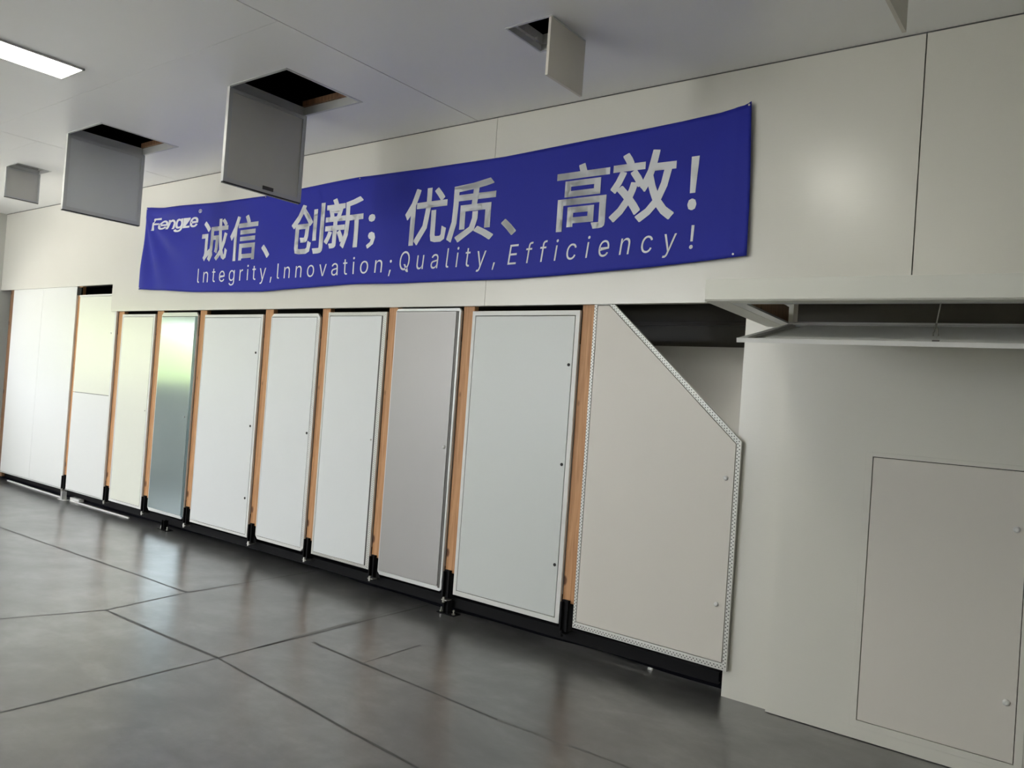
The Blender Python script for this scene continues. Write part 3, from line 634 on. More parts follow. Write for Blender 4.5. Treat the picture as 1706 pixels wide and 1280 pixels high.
GLYPHS = {
  '诚': ('541,558 573,519 529,492 499,531 458,572 502,596 136,533 188,478 146,435 96,492 33,550 72,589 70,40 53,58 75,85 85,123 85,345 0,345 0,404 142,404 142,141 191,180 201,153 200,156 209,229 212,318 212,495 391,495 389,540 388,600 444,600 445,541 447,495 594,495 594,439 449,439 461,319 476,233 502,296 528,396 583,375 545,250 495,150 519,90 537,73 546,88 553,173 579,151 600,139 580,40 534,12 487,37 456,93 421,52 371,8 354,26 331,44 390,98 434,156 409,286 394,439 271,439 271,365 387,365 387,351 387,339 381,174 367,111 351,96 330,91 305,89 268,90 263,116 252,144 291,142 309,142 316,142 320,145 327,189 332,311 270,311 260,162 211,0 187,22 163,38 183,85 190,109 119,51 93,25 93,11 81,23',
   '28,30,29 28,31,30 4,0,5 10,6,11 3,0,4 3,1,0 9,6,10 28,32,31 27,32,28 9,7,6 2,1,3 25,61,26 61,27,26 61,32,27 61,33,32 61,34,33 8,7,9 25,62,61 60,34,61 59,35,60 35,34,60 59,36,35 17,19,18 17,16,19 16,20,19 38,40,39 38,41,40 25,63,62 25,64,63 25,65,64 15,20,16 25,79,65 79,66,65 59,37,36 24,80,25 80,79,25 24,81,80 78,66,79 37,41,38 58,37,59 37,42,41 58,42,37 23,81,24 77,66,78 20,23,21 23,22,21 77,67,66 45,47,46 23,73,81 73,82,81 57,42,58 20,73,23 45,48,47 57,43,42 76,67,77 20,86,73 86,82,73 82,72,73 75,67,76 15,86,20 45,49,48 14,86,15 82,71,72 14,87,86 85,82,86 56,52,57 52,43,57 56,53,52 51,43,52 51,44,43 44,49,45 13,87,14 84,83,85 83,82,85 51,49,44 12,87,13 56,55,53 55,54,53 12,88,87 51,50,49 90,88,12 90,89,88'),
  '信': ('556,4 500,4 500,27 272,27 272,2 217,2 217,220 556,220 500,168 272,168 272,79 500,79 550,350 225,350 225,402 550,402 550,261 225,261 225,312 550,312 600,440 179,440 179,494 600,494 408,553 431,507 376,482 354,529 324,580 378,600 175,510 146,449 146,0 89,0 89,353 71,326 34,281 17,311 0,337 83,454 148,597 203,581',
   '13,15,14 13,12,15 17,19,18 17,16,19 28,24,29 39,41,40 39,30,41 27,24,28 27,25,24 26,25,27 39,31,30 21,23,22 21,20,23 38,31,39 38,34,31 34,32,31 38,35,34 33,32,34 37,35,38 37,36,35 5,9,6 9,7,6 9,8,7 8,0,7 5,10,9 11,0,8 5,3,10 3,11,10 3,2,11 2,0,11 5,4,3 1,0,2'),
  '、': ('151,600 382,382 600,139 443,0 228,246 0,463',
   '5,1,0 4,1,5 4,2,1 3,2,4'),
  '创': ('332,352 332,339 321,218 303,165 284,152 260,146 232,146 189,147 184,173 172,202 216,199 238,198 247,199 252,202 262,233 269,310 141,310 141,85 146,66 174,62 229,62 287,62 312,76 322,156 351,140 379,131 357,32 293,7 230,7 169,7 98,22 79,83 79,366 333,366 238,553 321,467 393,380 347,339 282,422 210,502 141,409 46,321 25,342 0,363 117,473 195,600 254,584 600,67 592,29 566,8 519,1 439,0 431,27 416,59 489,58 526,58 535,60 537,69 537,590 600,590 470,157 409,157 409,526 470,526',
   '57,59,58 57,47,59 61,63,62 61,60,63 56,47,57 56,48,47 55,48,56 52,54,53 54,48,55 52,48,54 52,49,48 51,49,52 51,50,49 44,46,45 44,34,46 44,39,34 39,35,34 44,40,39 38,35,39 43,40,44 38,36,35 37,33,38 33,36,38 43,32,40 32,41,40 33,37,36 43,42,32 42,41,32 31,16,32 16,33,32 16,0,33 16,1,0 16,15,1 15,2,1 31,17,16 14,2,15 13,2,14 13,3,2 8,10,9 12,3,13 11,3,12 8,11,10 8,3,11 7,3,8 7,4,3 22,24,23 7,5,4 6,5,7 22,25,24 22,26,25 31,18,17 30,18,31 21,26,22 30,19,18 19,21,20 30,21,19 30,26,21 30,27,26 29,27,30 28,27,29'),
  '新': ('282,160 307,106 262,79 236,136 204,194 247,217 85,127 44,66 23,82 0,98 38,152 65,213 117,200 587,541 484,511 386,492 386,382 600,382 600,324 530,324 530,2 471,2 471,324 386,324 386,310 375,156 316,0 292,22 268,38 320,174 329,311 329,534 443,557 537,586 187,561 201,530 310,530 310,477 15,477 15,530 138,530 129,550 110,586 166,600 256,421 242,385 320,385 320,331 193,331 193,278 312,278 312,223 193,223 193,66 189,38 171,20 141,13 95,12 89,37 76,66 116,65 134,66 136,66 136,68 136,223 8,223 8,278 136,278 136,331 6,331 6,385 184,385 202,431 219,488 276,475 126,435 137,385 83,370 73,421 55,475 106,486',
   '42,34,43 41,34,42 32,13,33 41,35,34 31,13,32 40,35,41 31,14,13 30,15,31 15,14,31 38,40,39 38,35,40 38,36,35 38,80,36 80,73,36 73,37,36 30,16,15 80,72,73 74,37,73 38,79,80 75,72,80 79,37,38 79,74,37 79,44,74 78,75,79 75,44,79 78,76,75 44,72,75 71,44,72 77,76,78 71,45,44 69,71,70 69,45,71 69,46,45 69,47,46 30,17,16 30,23,17 23,18,17 68,47,69 67,48,68 48,47,68 67,49,48 30,24,23 22,18,23 21,19,22 19,18,22 21,20,19 29,24,30 29,25,24 65,67,66 65,49,67 65,50,49 65,51,50 64,51,65 63,52,64 52,51,64 63,53,52 4,0,5 10,12,11 10,6,12 3,0,4 28,1,29 1,25,29 3,1,0 1,26,25 9,6,10 2,1,3 9,8,6 8,7,6 28,27,1 27,26,1 62,53,63 62,54,53 61,54,62 58,60,59 60,54,61 58,54,60 58,55,54 57,55,58 57,56,55'),
  '；': ('265,104 342,164 330,163 167,178 97,223 170,268 338,284 534,257 600,187 468,74 86,0 0,52 153,583 319,600 485,583 557,537 485,492 319,475 153,492 81,537',
   '12,14,13 19,14,12 19,15,14 18,15,19 18,16,15 17,16,18 5,7,6 4,7,5 4,8,7 3,8,4 3,1,8 1,9,8 2,1,3 0,9,1 11,9,0 11,10,9'),
  '优': ('445,93 448,79 461,75 492,75 523,75 538,90 544,178 573,162 600,152 583,46 531,19 492,19 454,19 399,34 385,92 385,353 445,353 517,533 561,482 516,447 474,499 421,555 465,585 371,514 369,449 597,449 597,390 365,390 323,174 195,0 174,24 151,44 267,198 304,390 164,390 164,449 308,449 310,514 311,592 371,592 178,502 142,431 142,1 83,1 83,339 68,319 34,279 18,311 0,338 87,455 154,600 211,582',
   '49,51,50 37,39,38 37,23,39 21,17,22 49,40,51 20,17,21 20,18,17 37,24,23 36,24,37 49,41,40 19,18,20 48,41,49 34,36,35 34,24,36 34,25,24 34,26,25 48,44,41 44,42,41 33,26,34 32,27,33 27,26,33 32,28,27 14,16,15 14,0,16 48,45,44 43,42,44 47,45,48 47,46,45 31,28,32 5,7,6 31,30,28 30,29,28 5,8,7 5,9,8 14,1,0 13,1,14 4,9,5 13,2,1 2,4,3 2,9,4 13,9,2 13,10,9 12,10,13 11,10,12'),
  '质': ('504,95 600,46 556,4 465,53 354,101 398,140 388,222 350,110 151,0 134,23 110,47 295,139 326,225 326,288 388,288 314,410 128,410 128,370 116,190 54,5 27,23 0,36 58,206 68,371 68,555 315,571 520,600 569,551 475,534 387,523 381,465 600,465 600,410 375,410 368,360 551,360 551,123 488,123 488,301 226,301 226,125 165,125 165,360 308,360 226,509 128,503 128,465 319,465 323,516',
   '25,27,26 24,27,25 23,45,24 45,27,24 45,28,27 45,29,28 45,48,29 48,30,29 45,44,48 47,30,48 23,46,45 23,16,46 16,47,46 16,30,47 16,31,30 16,32,31 23,17,16 15,32,16 43,33,15 33,32,15 43,34,33 22,17,23 22,18,17 41,39,42 39,43,42 39,34,43 39,35,34 39,38,35 38,36,35 41,40,39 37,36,38 12,14,13 12,6,14 11,6,12 11,7,6 21,18,22 21,20,18 20,19,18 4,0,5 10,7,11 10,9,7 9,8,7 3,0,4 3,1,0 2,1,3'),
  '高': ('579,56 573,27 551,10 513,5 454,4 445,27 431,54 484,53 510,53 514,54 515,57 515,237 86,237 86,0 25,0 25,290 579,290 446,69 209,69 209,37 148,37 148,212 446,212 387,117 387,164 209,164 209,117 441,360 441,406 165,406 165,360 506,313 102,313 102,453 506,453 330,561 341,531 600,531 600,476 0,476 0,531 272,531 253,586 314,600',
   '32,29,33 29,34,33 29,28,34 28,31,34 32,30,29 27,31,28 32,27,30 32,31,27 42,35,43 41,35,42 41,36,35 39,41,40 39,36,41 39,37,36 39,38,37 14,12,15 12,16,15 12,11,16 11,0,16 14,13,12 10,0,11 20,25,21 25,22,21 25,24,22 24,17,22 20,26,25 23,17,24 20,18,26 18,23,26 18,17,23 20,19,18 9,0,10 9,1,0 8,1,9 5,7,6 7,1,8 5,1,7 4,1,5 4,2,1 4,3,2'),
  '效': ('96,342 43,266 22,285 0,302 50,370 89,448 142,432 277,390 310,331 262,302 231,362 186,425 232,450 185,556 208,512 194,506 313,506 313,450 17,450 17,506 147,506 133,534 103,579 153,600 143,287 168,260 182,293 197,344 254,334 232,266 209,213 251,159 287,104 240,66 209,116 178,160 122,85 43,17 24,39 1,60 83,128 140,206 106,245 63,289 109,322 412,301 440,233 471,317 493,426 401,426 388,388 428,529 417,483 589,483 589,426 552,426 521,286 472,172 526,104 600,50 577,27 558,2 488,57 438,120 379,57 293,0 274,22 251,45 345,104 406,173 376,243 354,310 344,292 321,256 302,281 281,302 346,433 385,599 440,591',
   '22,13,23 76,78,77 76,51,78 21,13,22 21,14,13 20,14,21 76,52,51 20,15,14 18,20,19 18,15,20 18,16,15 18,17,16 76,53,52 76,54,53 11,7,12 4,6,5 75,49,76 49,54,76 4,0,6 75,8,49 8,50,49 48,54,49 47,55,48 55,54,48 47,56,55 10,7,11 10,8,7 8,45,50 3,0,4 9,28,10 28,8,10 26,28,27 3,2,0 2,1,0 26,29,28 9,8,28 75,71,8 71,45,8 43,24,44 46,56,47 75,72,71 70,45,71 74,72,75 70,46,45 25,29,26 74,73,72 42,24,43 42,25,24 46,57,56 25,30,29 42,30,25 41,30,42 69,46,70 69,57,46 41,31,30 40,35,41 35,31,41 68,57,69 68,63,57 63,58,57 40,36,35 34,31,35 34,32,31 39,36,40 68,64,63 62,58,63 33,32,34 62,59,58 67,64,68 39,38,36 38,37,36 61,60,62 60,59,62 67,66,64 66,65,64'),
  '！': ('88,103 300,120 512,103 600,60 512,16 300,0 86,16 0,60 38,600 562,600 553,500 471,192 129,192 47,500',
   '13,9,8 13,10,9 12,10,13 12,11,10 0,2,1 7,2,0 7,3,2 6,3,7 6,4,3 6,5,4'),
}
LATIN = {
  'Integrity,': (3000, '2965,-46 2938,-46 2958,27 3000,27 2565,-56 2558,-55 2556,-54 2564,-36 2569,-37 2581,-38 2592,-37 2602,-35 2612,-31 2620,-24 2626,-15 2635,-1 2536,150 2576,150 2631,61 2639,48 2646,34 2652,21 2658,10 2650,10 2656,21 2662,34 2669,48 2677,61 2732,150 2772,150 2658,-23 2650,-33 2640,-42 2628,-48 2615,-53 2600,-56 2583,-56 2573,-56 2249,150 2380,150 2380,132 2249,132 2290,37 2290,187 2326,187 2326,39 2328,30 2334,23 2344,20 2360,18 2365,18 2370,19 2376,19 2379,20 2386,2 2382,1 2374,0 2366,0 2358,0 2329,2 2308,10 2294,21 2083,183 2074,180 2064,179 2054,180 2045,183 2040,188 2038,193 2040,199 2045,204 2054,207 2064,208 2074,207 2083,204 2089,199 2091,193 2089,188 2082,2 2045,2 2045,150 2082,150 1783,2 1746,2 1746,150 1781,150 1781,127 1788,127 1799,138 1814,146 1832,151 1854,152 1859,152 1865,152 1871,152 1872,152 1872,131 1866,131 1858,132 1850,132 1832,131 1815,127 1802,122 1791,114 1785,105 1783,95 1492,-53 1465,-57 1436,-59 1409,-58 1386,-54 1367,-49 1351,-43 1339,-35 1332,-28 1362,-18 1367,-22 1375,-27 1385,-33 1398,-37 1415,-40 1436,-41 1465,-38 1489,-31 1505,-19 1510,-2 1510,29 1503,29 1496,23 1489,18 1479,12 1466,8 1449,5 1427,4 1398,6 1372,12 1350,22 1333,37 1323,55 1319,76 1323,98 1333,117 1350,132 1372,143 1398,150 1428,152 1450,151 1467,148 1480,143 1490,137 1497,132 1504,126 1512,126 1512,150 1547,150 1547,-3 1543,-21 1532,-35 1515,-46 1392,29 1411,24 1434,22 1457,24 1476,29 1491,37 1502,48 1509,61 1511,77 1509,93 1502,106 1492,118 1477,126 1457,132 1434,134 1411,132 1391,126 1376,117 1365,106 1359,92 1356,77 1359,62 1365,48 1376,37 1087,3 1065,0 1040,-2 1005,1 975,8 952,19 934,35 923,53 920,75 923,96 934,115 951,131 974,142 1002,150 1035,152 1056,151 1076,148 1095,143 1112,135 1126,125 1137,112 1144,96 1147,78 1147,69 948,69 948,87 1117,87 1109,84 1108,95 1101,108 1091,119 1076,127 1057,132 1035,134 1012,132 993,127 977,119 966,109 959,97 957,84 957,71 959,55 967,42 980,31 996,23 1016,18 1040,17 1055,18 1069,20 1082,23 1092,28 1101,34 1106,40 1141,35 1135,26 1123,17 1107,9 623,150 754,150 754,132 623,132 663,37 663,187 700,187 700,39 702,30 707,23 718,20 733,18 738,18 744,19 750,19 753,20 759,2 755,1 748,0 740,0 732,0 703,2 681,10 668,21 297,114 290,103 288,91 288,2 251,2 251,150 287,150 287,117 300,132 319,144 342,150 369,152 393,151 414,146 432,138 445,128 453,114 456,96 456,2 419,2 419,94 415,110 403,123 383,131 357,133 339,132 322,128 308,122 72,1 65,1 57,1 32,3 14,9 4,20 0,34 0,202 37,202 37,39 38,30 42,24 49,20 62,19 68,19 72,19 75,20 76,20 82,2 79,2',
   '1,3,2 1,0,3 15,17,16 15,18,17 27,29,28 27,30,29 26,30,27 15,19,18 25,30,26 15,20,19 24,22,25 22,30,25 15,21,20 23,22,24 15,22,21 15,30,22 14,30,15 13,30,14 13,31,30 12,31,13 11,31,12 11,32,31 10,32,11 6,8,7 6,9,8 9,32,10 6,32,9 6,33,32 6,34,33 6,35,34 5,35,6 4,35,5 4,36,35 37,36,4 42,44,43 42,45,44 41,39,38 41,40,39 42,46,45 61,46,42 61,47,46 61,48,47 60,48,61 52,54,53 60,49,48 51,54,52 50,54,51 49,54,50 60,54,49 59,54,60 58,54,59 58,55,54 58,56,55 58,57,56 79,81,80 79,78,81 71,73,72 70,73,71 70,74,73 69,74,70 69,75,74 68,75,69 68,76,75 67,76,68 67,77,76 66,77,67 66,62,77 66,63,62 65,63,66 65,64,63 90,92,91 90,93,92 90,94,93 90,95,94 90,96,95 89,96,90 83,85,84 83,86,85 88,96,89 87,100,88 100,99,88 99,98,88 98,97,88 97,96,88 87,101,100 87,102,101 83,87,86 83,104,87 104,103,87 103,102,87 83,105,104 83,82,105 144,146,145 144,147,146 152,154,153 152,155,154 143,147,144 143,148,147 142,148,143 142,149,148 142,173,149 173,150,149 142,174,173 172,150,173 171,150,172 141,174,142 141,175,174 171,151,150 170,151,171 170,152,151 170,169,152 169,168,152 168,155,152 141,176,175 141,177,176 140,177,141 140,178,177 139,178,140 167,155,168 139,179,178 139,180,179 166,155,167 138,180,139 138,181,180 165,155,166 137,181,138 137,182,181 164,126,165 126,155,165 137,159,182 163,127,164 127,126,164 136,159,137 136,160,159 163,128,127 125,155,126 162,128,163 136,161,160 161,128,162 161,129,128 135,161,136 135,129,161 135,130,129 135,131,130 134,131,135 134,132,131 133,132,134 124,155,125 124,156,155 114,116,115 123,156,124 123,157,156 114,117,116 114,118,117 113,118,114 122,157,123 113,119,118 122,158,157 112,119,113 112,120,119 121,158,122 112,121,120 112,158,121 111,158,112 111,106,158 110,106,111 110,107,106 109,107,110 109,108,107 196,198,197 196,199,198 195,199,196 195,200,199 195,201,200 194,216,195 216,201,195 216,215,201 215,202,201 194,217,216 214,202,215 194,218,217 193,218,194 213,202,214 193,219,218 213,203,202 212,203,213 193,220,219 192,220,193 212,204,203 192,221,220 211,204,212 192,222,221 211,205,204 191,208,192 208,222,192 210,209,211 209,205,211 191,207,208 222,209,208 222,205,209 223,205,222 223,206,205 190,207,191 224,206,223 190,206,207 190,224,206 190,225,224 189,225,190 189,226,225 234,236,235 234,237,236 188,226,189 233,237,234 188,227,226 232,237,233 232,238,237 188,228,227 231,238,232 230,238,231 187,228,188 187,229,228 229,238,230 187,238,229 187,239,238 187,183,239 186,183,187 186,184,183 185,184,186 244,246,245 244,247,246 243,241,240 243,242,241 244,248,247 263,248,244 263,249,248 263,250,249 262,250,263 254,256,255 262,251,250 253,256,254 252,256,253 251,256,252 262,256,251 261,256,262 260,256,261 260,257,256 260,258,257 260,259,258 274,276,275 274,277,276 268,270,269 268,271,270 273,277,274 273,278,277 272,278,273 272,288,278 288,279,278 272,289,288 287,279,288 272,290,289 271,290,272 286,279,287 271,291,290 286,280,279 285,280,286 271,264,291 268,265,271 265,264,271 285,281,280 284,281,285 268,266,265 284,282,281 283,282,284 268,267,266 298,300,299 298,301,300 298,302,301 297,302,298 297,303,302 297,304,303 297,305,304 308,310,309 307,310,308 296,305,297 306,310,307 305,310,306 296,310,305 295,310,296 294,310,295 294,311,310 294,292,311 294,293,292'),
  'Innovation;': (3000, '2993,115 2985,111 2976,110 2967,111 2959,115 2954,120 2952,126 2954,133 2959,138 2967,142 2976,143 2985,142 2993,138 2998,133 3000,126 2998,120 2964,-46 2941,-46 2958,27 2992,27 2654,114 2648,103 2646,91 2646,2 2616,2 2616,150 2645,150 2645,117 2646,117 2656,132 2672,144 2691,150 2713,152 2734,151 2751,146 2765,138 2776,128 2783,114 2785,96 2785,2 2755,2 2755,94 2751,110 2741,123 2725,131 2704,133 2688,132 2674,128 2663,122 2416,8 2393,1 2365,-2 2338,1 2315,8 2296,19 2281,35 2272,53 2269,75 2272,97 2281,116 2296,131 2315,143 2338,150 2365,152 2393,150 2416,143 2435,131 2450,116 2459,97 2462,75 2459,53 2450,35 2435,19 2328,25 2345,19 2365,17 2386,19 2403,25 2415,34 2424,46 2430,60 2431,75 2430,90 2424,104 2415,116 2403,125 2386,132 2365,134 2345,132 2328,125 2316,116 2307,104 2301,90 2300,75 2301,60 2307,46 2316,34 2116,183 2108,180 2100,179 2092,180 2085,183 2080,188 2078,193 2080,199 2085,204 2092,207 2100,208 2108,207 2116,204 2120,199 2122,193 2120,188 2115,2 2085,2 2085,150 2115,150 1829,150 1937,150 1937,132 1829,132 1862,37 1862,187 1892,187 1892,39 1894,30 1899,23 1907,20 1920,18 1924,18 1929,19 1934,19 1936,20 1942,2 1938,1 1932,0 1925,0 1919,0 1895,2 1877,10 1866,21 1623,2 1609,-1 1592,-2 1573,0 1556,3 1541,10 1530,19 1523,30 1521,43 1522,55 1528,64 1536,70 1546,76 1559,80 1573,83 1588,85 1603,86 1620,88 1635,89 1645,90 1653,93 1659,96 1660,102 1660,103 1659,112 1655,119 1648,126 1639,130 1627,133 1612,134 1598,133 1585,130 1575,126 1566,121 1560,116 1557,111 1528,117 1535,128 1547,137 1561,144 1577,149 1594,151 1612,152 1624,152 1637,150 1650,147 1663,143 1674,136 1683,127 1689,116 1691,100 1691,2 1661,2 1661,22 1655,22 1650,16 1643,11 1634,6 1574,19 1585,17 1598,17 1617,18 1632,22 1644,28 1653,36 1659,46 1660,55 1660,79 1654,76 1648,74 1641,73 1632,72 1624,71 1615,70 1607,69 1601,69 1588,67 1577,65 1566,62 1558,57 1553,50 1551,42 1553,34 1557,28 1565,23 1307,2 1273,2 1192,150 1226,150 1271,61 1278,48 1283,34 1289,21 1293,10 1287,10 1292,21 1297,34 1302,48 1309,61 1355,150 1388,150 1012,8 988,1 961,-2 934,1 910,8 891,19 876,35 867,53 864,75 867,97 876,116 891,131 910,143 934,150 961,152 988,150 1012,143 1031,131 1045,116 1054,97 1057,75 1054,53 1045,35 1031,19 924,25 940,19 961,17 981,19 998,25 1011,34 1020,46 1025,60 1027,75 1025,90 1020,104 1011,116 998,125 981,132 961,134 940,132 924,125 911,116 902,104 897,90 895,75 897,60 902,46 911,34 579,114 573,103 572,91 572,2 541,2 541,150 570,150 571,117 581,132 597,144 616,150 639,152 659,151 676,146 690,138 701,128 708,114 710,96 710,2 680,2 680,94 677,110 666,123 650,131 629,133 613,132 600,128 588,122 245,114 240,103 238,91 238,2 208,2 208,150 237,150 237,117 248,132 264,144 283,150 305,152 325,151 343,146 357,138 368,128 375,114 377,96 377,2 347,2 347,94 343,110 333,123 316,131 295,133 280,132 266,128 254,122 60,1 53,1 47,1 26,3 12,9 3,20 0,34 0,202 30,202 30,39 31,30 34,24 41,20 51,19 56,19 59,19 62,20 63,20 68,2 65,2',
   '17,19,18 17,16,19 9,11,10 8,11,9 8,12,11 8,13,12 7,13,8 7,14,13 6,14,7 5,14,6 5,15,14 4,15,5 4,0,15 3,0,4 3,1,0 3,2,1 31,33,32 31,34,33 24,26,25 24,27,26 30,34,31 30,35,34 29,35,30 29,45,35 45,36,35 29,46,45 44,36,45 29,47,46 28,47,29 43,36,44 28,48,47 43,37,36 42,37,43 28,20,48 24,28,27 24,21,28 21,20,28 42,38,37 41,38,42 24,22,21 41,39,38 40,39,41 24,23,22 62,64,63 61,64,62 61,65,64 60,65,61 60,87,65 87,66,65 60,88,87 86,66,87 85,66,86 60,89,88 59,89,60 85,67,66 84,67,85 59,90,89 59,91,90 83,67,84 83,68,67 58,91,59 58,92,91 82,68,83 82,69,68 57,92,58 57,93,92 81,69,82 56,93,57 81,70,69 80,70,81 56,94,93 56,95,94 79,70,80 55,95,56 79,71,70 55,96,95 78,71,79 54,96,55 78,72,71 54,73,96 77,72,78 54,74,73 76,72,77 76,49,72 53,74,54 53,75,74 75,49,76 53,49,75 53,50,49 52,50,53 52,51,50 114,116,115 114,113,116 106,108,107 105,108,106 105,109,108 104,109,105 104,110,109 103,110,104 103,111,110 102,111,103 102,112,111 101,112,102 101,97,112 101,98,97 100,98,101 100,99,98 121,123,122 121,124,123 120,118,117 120,119,118 121,125,124 140,125,121 140,126,125 140,127,126 139,127,140 131,133,132 139,128,127 130,133,131 129,133,130 128,133,129 139,133,128 138,133,139 137,133,138 137,134,133 137,135,134 137,136,135 182,184,183 182,185,184 181,185,182 181,186,185 180,186,181 180,187,186 179,187,180 179,188,187 178,171,179 171,170,179 170,188,179 170,169,188 169,189,188 178,172,171 168,189,169 178,173,172 167,189,168 177,173,178 167,190,189 177,174,173 166,190,167 177,175,174 165,190,166 176,175,177 165,191,190 164,191,165 163,191,164 162,191,163 162,192,191 161,208,162 208,192,162 160,208,161 159,208,160 158,208,159 157,208,158 156,208,157 155,208,156 154,208,155 153,208,154 153,209,208 207,192,208 152,209,153 152,210,209 152,211,210 152,212,211 152,213,212 152,214,213 151,214,152 151,215,214 151,216,215 151,217,216 151,218,217 151,219,218 150,219,151 150,220,219 150,221,220 206,192,207 149,221,150 149,222,221 205,192,206 148,222,149 148,223,222 204,194,205 194,192,205 148,224,223 147,224,148 203,195,204 195,194,204 147,225,224 147,199,225 203,196,195 193,192,194 202,196,203 147,200,199 146,200,147 201,196,202 146,201,200 146,196,201 146,197,196 146,198,197 145,198,146 145,141,198 144,141,145 144,142,141 143,142,144 227,229,228 227,230,229 239,241,240 239,226,241 238,226,239 227,231,230 237,226,238 227,232,231 236,226,237 227,233,232 227,235,233 235,234,233 235,226,236 227,226,235 255,257,256 254,257,255 254,258,257 253,258,254 253,280,258 280,259,258 253,281,280 279,259,280 278,259,279 253,282,281 252,282,253 278,260,259 277,260,278 252,283,282 252,284,283 276,260,277 276,261,260 251,284,252 251,285,284 275,261,276 275,262,261 250,285,251 250,286,285 274,262,275 249,286,250 274,263,262 273,263,274 249,287,286 249,288,287 272,263,273 248,288,249 272,264,263 248,289,288 271,264,272 247,289,248 271,265,264 247,266,289 270,265,271 247,267,266 269,265,270 269,242,265 246,267,247 246,268,267 268,242,269 246,242,268 246,243,242 245,243,246 245,244,243 300,302,301 300,303,302 294,296,295 294,297,296 299,303,300 299,304,303 298,304,299 298,314,304 314,305,304 298,315,314 313,305,314 298,316,315 297,316,298 312,305,313 297,317,316 312,306,305 311,306,312 297,290,317 294,291,297 291,290,297 311,307,306 310,307,311 294,292,291 310,308,307 309,308,310 294,293,292 328,330,329 328,331,330 322,324,323 322,325,324 327,331,328 327,332,331 326,332,327 326,342,332 342,333,332 326,343,342 341,333,342 326,344,343 325,344,326 340,333,341 325,345,344 340,334,333 339,334,340 325,318,345 322,319,325 319,318,325 339,335,334 338,335,339 322,320,319 338,336,335 337,336,338 322,321,320 352,354,353 352,355,354 352,356,355 351,356,352 351,357,356 351,358,357 351,359,358 362,364,363 361,364,362 350,359,351 360,364,361 359,364,360 350,364,359 349,364,350 348,364,349 348,365,364 348,346,365 348,347,346'),
  'Quality,': (3000, '2948,-46 2918,-46 2954,27 3000,27 2467,-56 2460,-55 2458,-54 2470,-36 2475,-37 2488,-38 2501,-37 2513,-35 2524,-31 2534,-24 2543,-15 2555,-1 2474,150 2519,150 2563,62 2569,48 2574,34 2578,21 2582,10 2574,10 2582,21 2592,34 2602,48 2613,61 2691,150 2735,150 2576,-22 2565,-33 2552,-42 2538,-48 2523,-53 2506,-56 2487,-56 2476,-56 2121,150 2265,150 2262,132 2118,132 2144,37 2172,187 2213,187 2185,39 2185,30 2190,23 2201,20 2218,18 2223,18 2230,19 2236,19 2239,20 2243,2 2238,1 2230,0 2221,0 2212,0 2181,2 2158,10 2146,21 1906,183 1896,180 1884,179 1873,180 1865,183 1859,188 1858,193 1861,199 1869,204 1879,207 1890,208 1901,207 1910,204 1916,199 1917,193 1913,188 1871,2 1830,2 1859,150 1899,150 1595,1 1586,1 1578,1 1550,3 1532,9 1523,19 1522,34 1554,202 1594,202 1563,40 1563,30 1566,24 1574,20 1587,19 1594,19 1599,19 1602,20 1603,20 1607,2 1603,2 1168,2 1149,-1 1127,-2 1101,0 1079,3 1061,10 1048,19 1041,30 1040,43 1045,54 1053,63 1066,70 1081,76 1098,80 1118,83 1138,85 1158,86 1182,88 1201,89 1216,90 1227,93 1234,96 1237,102 1238,103 1238,112 1234,119 1226,126 1214,130 1198,133 1180,134 1160,133 1142,130 1128,126 1116,121 1107,116 1101,111 1064,117 1076,128 1094,137 1114,144 1136,149 1159,151 1182,152 1198,152 1215,150 1233,147 1248,143 1262,136 1272,127 1278,116 1278,101 1259,2 1219,2 1223,22 1215,22 1207,16 1197,11 1184,6 1107,19 1122,17 1139,17 1163,18 1185,22 1202,28 1215,36 1224,45 1229,55 1233,79 1223,76 1216,74 1206,73 1194,72 1182,71 1170,70 1160,69 1151,69 1135,67 1119,65 1104,62 1093,57 1084,50 1080,42 1081,34 1086,28 1095,23 718,8 691,2 661,0 635,1 613,6 595,13 583,24 577,38 577,55 595,150 635,150 618,58 619,41 631,29 651,21 679,18 700,20 719,23 735,29 748,38 758,48 763,61 780,150 820,150 792,2 753,2 759,35 758,35 742,20 209,10 246,-21 305,-21 246,27 237,35 198,65 140,65 200,17 239,11 196,2 149,-1 104,2 65,11 34,26 12,47 0,72 0,101 11,131 33,156 63,177 100,192 142,201 189,205 235,201 274,192 305,177 327,157 338,131 338,102 327,72 306,47 276,26 91,29 120,22 154,20 188,22 220,29 248,41 271,57 287,77 296,101 297,126 288,146 271,163 247,174 218,182 185,184 150,182 118,174 90,163 67,147 51,126 42,102 42,77 50,57 67,41',
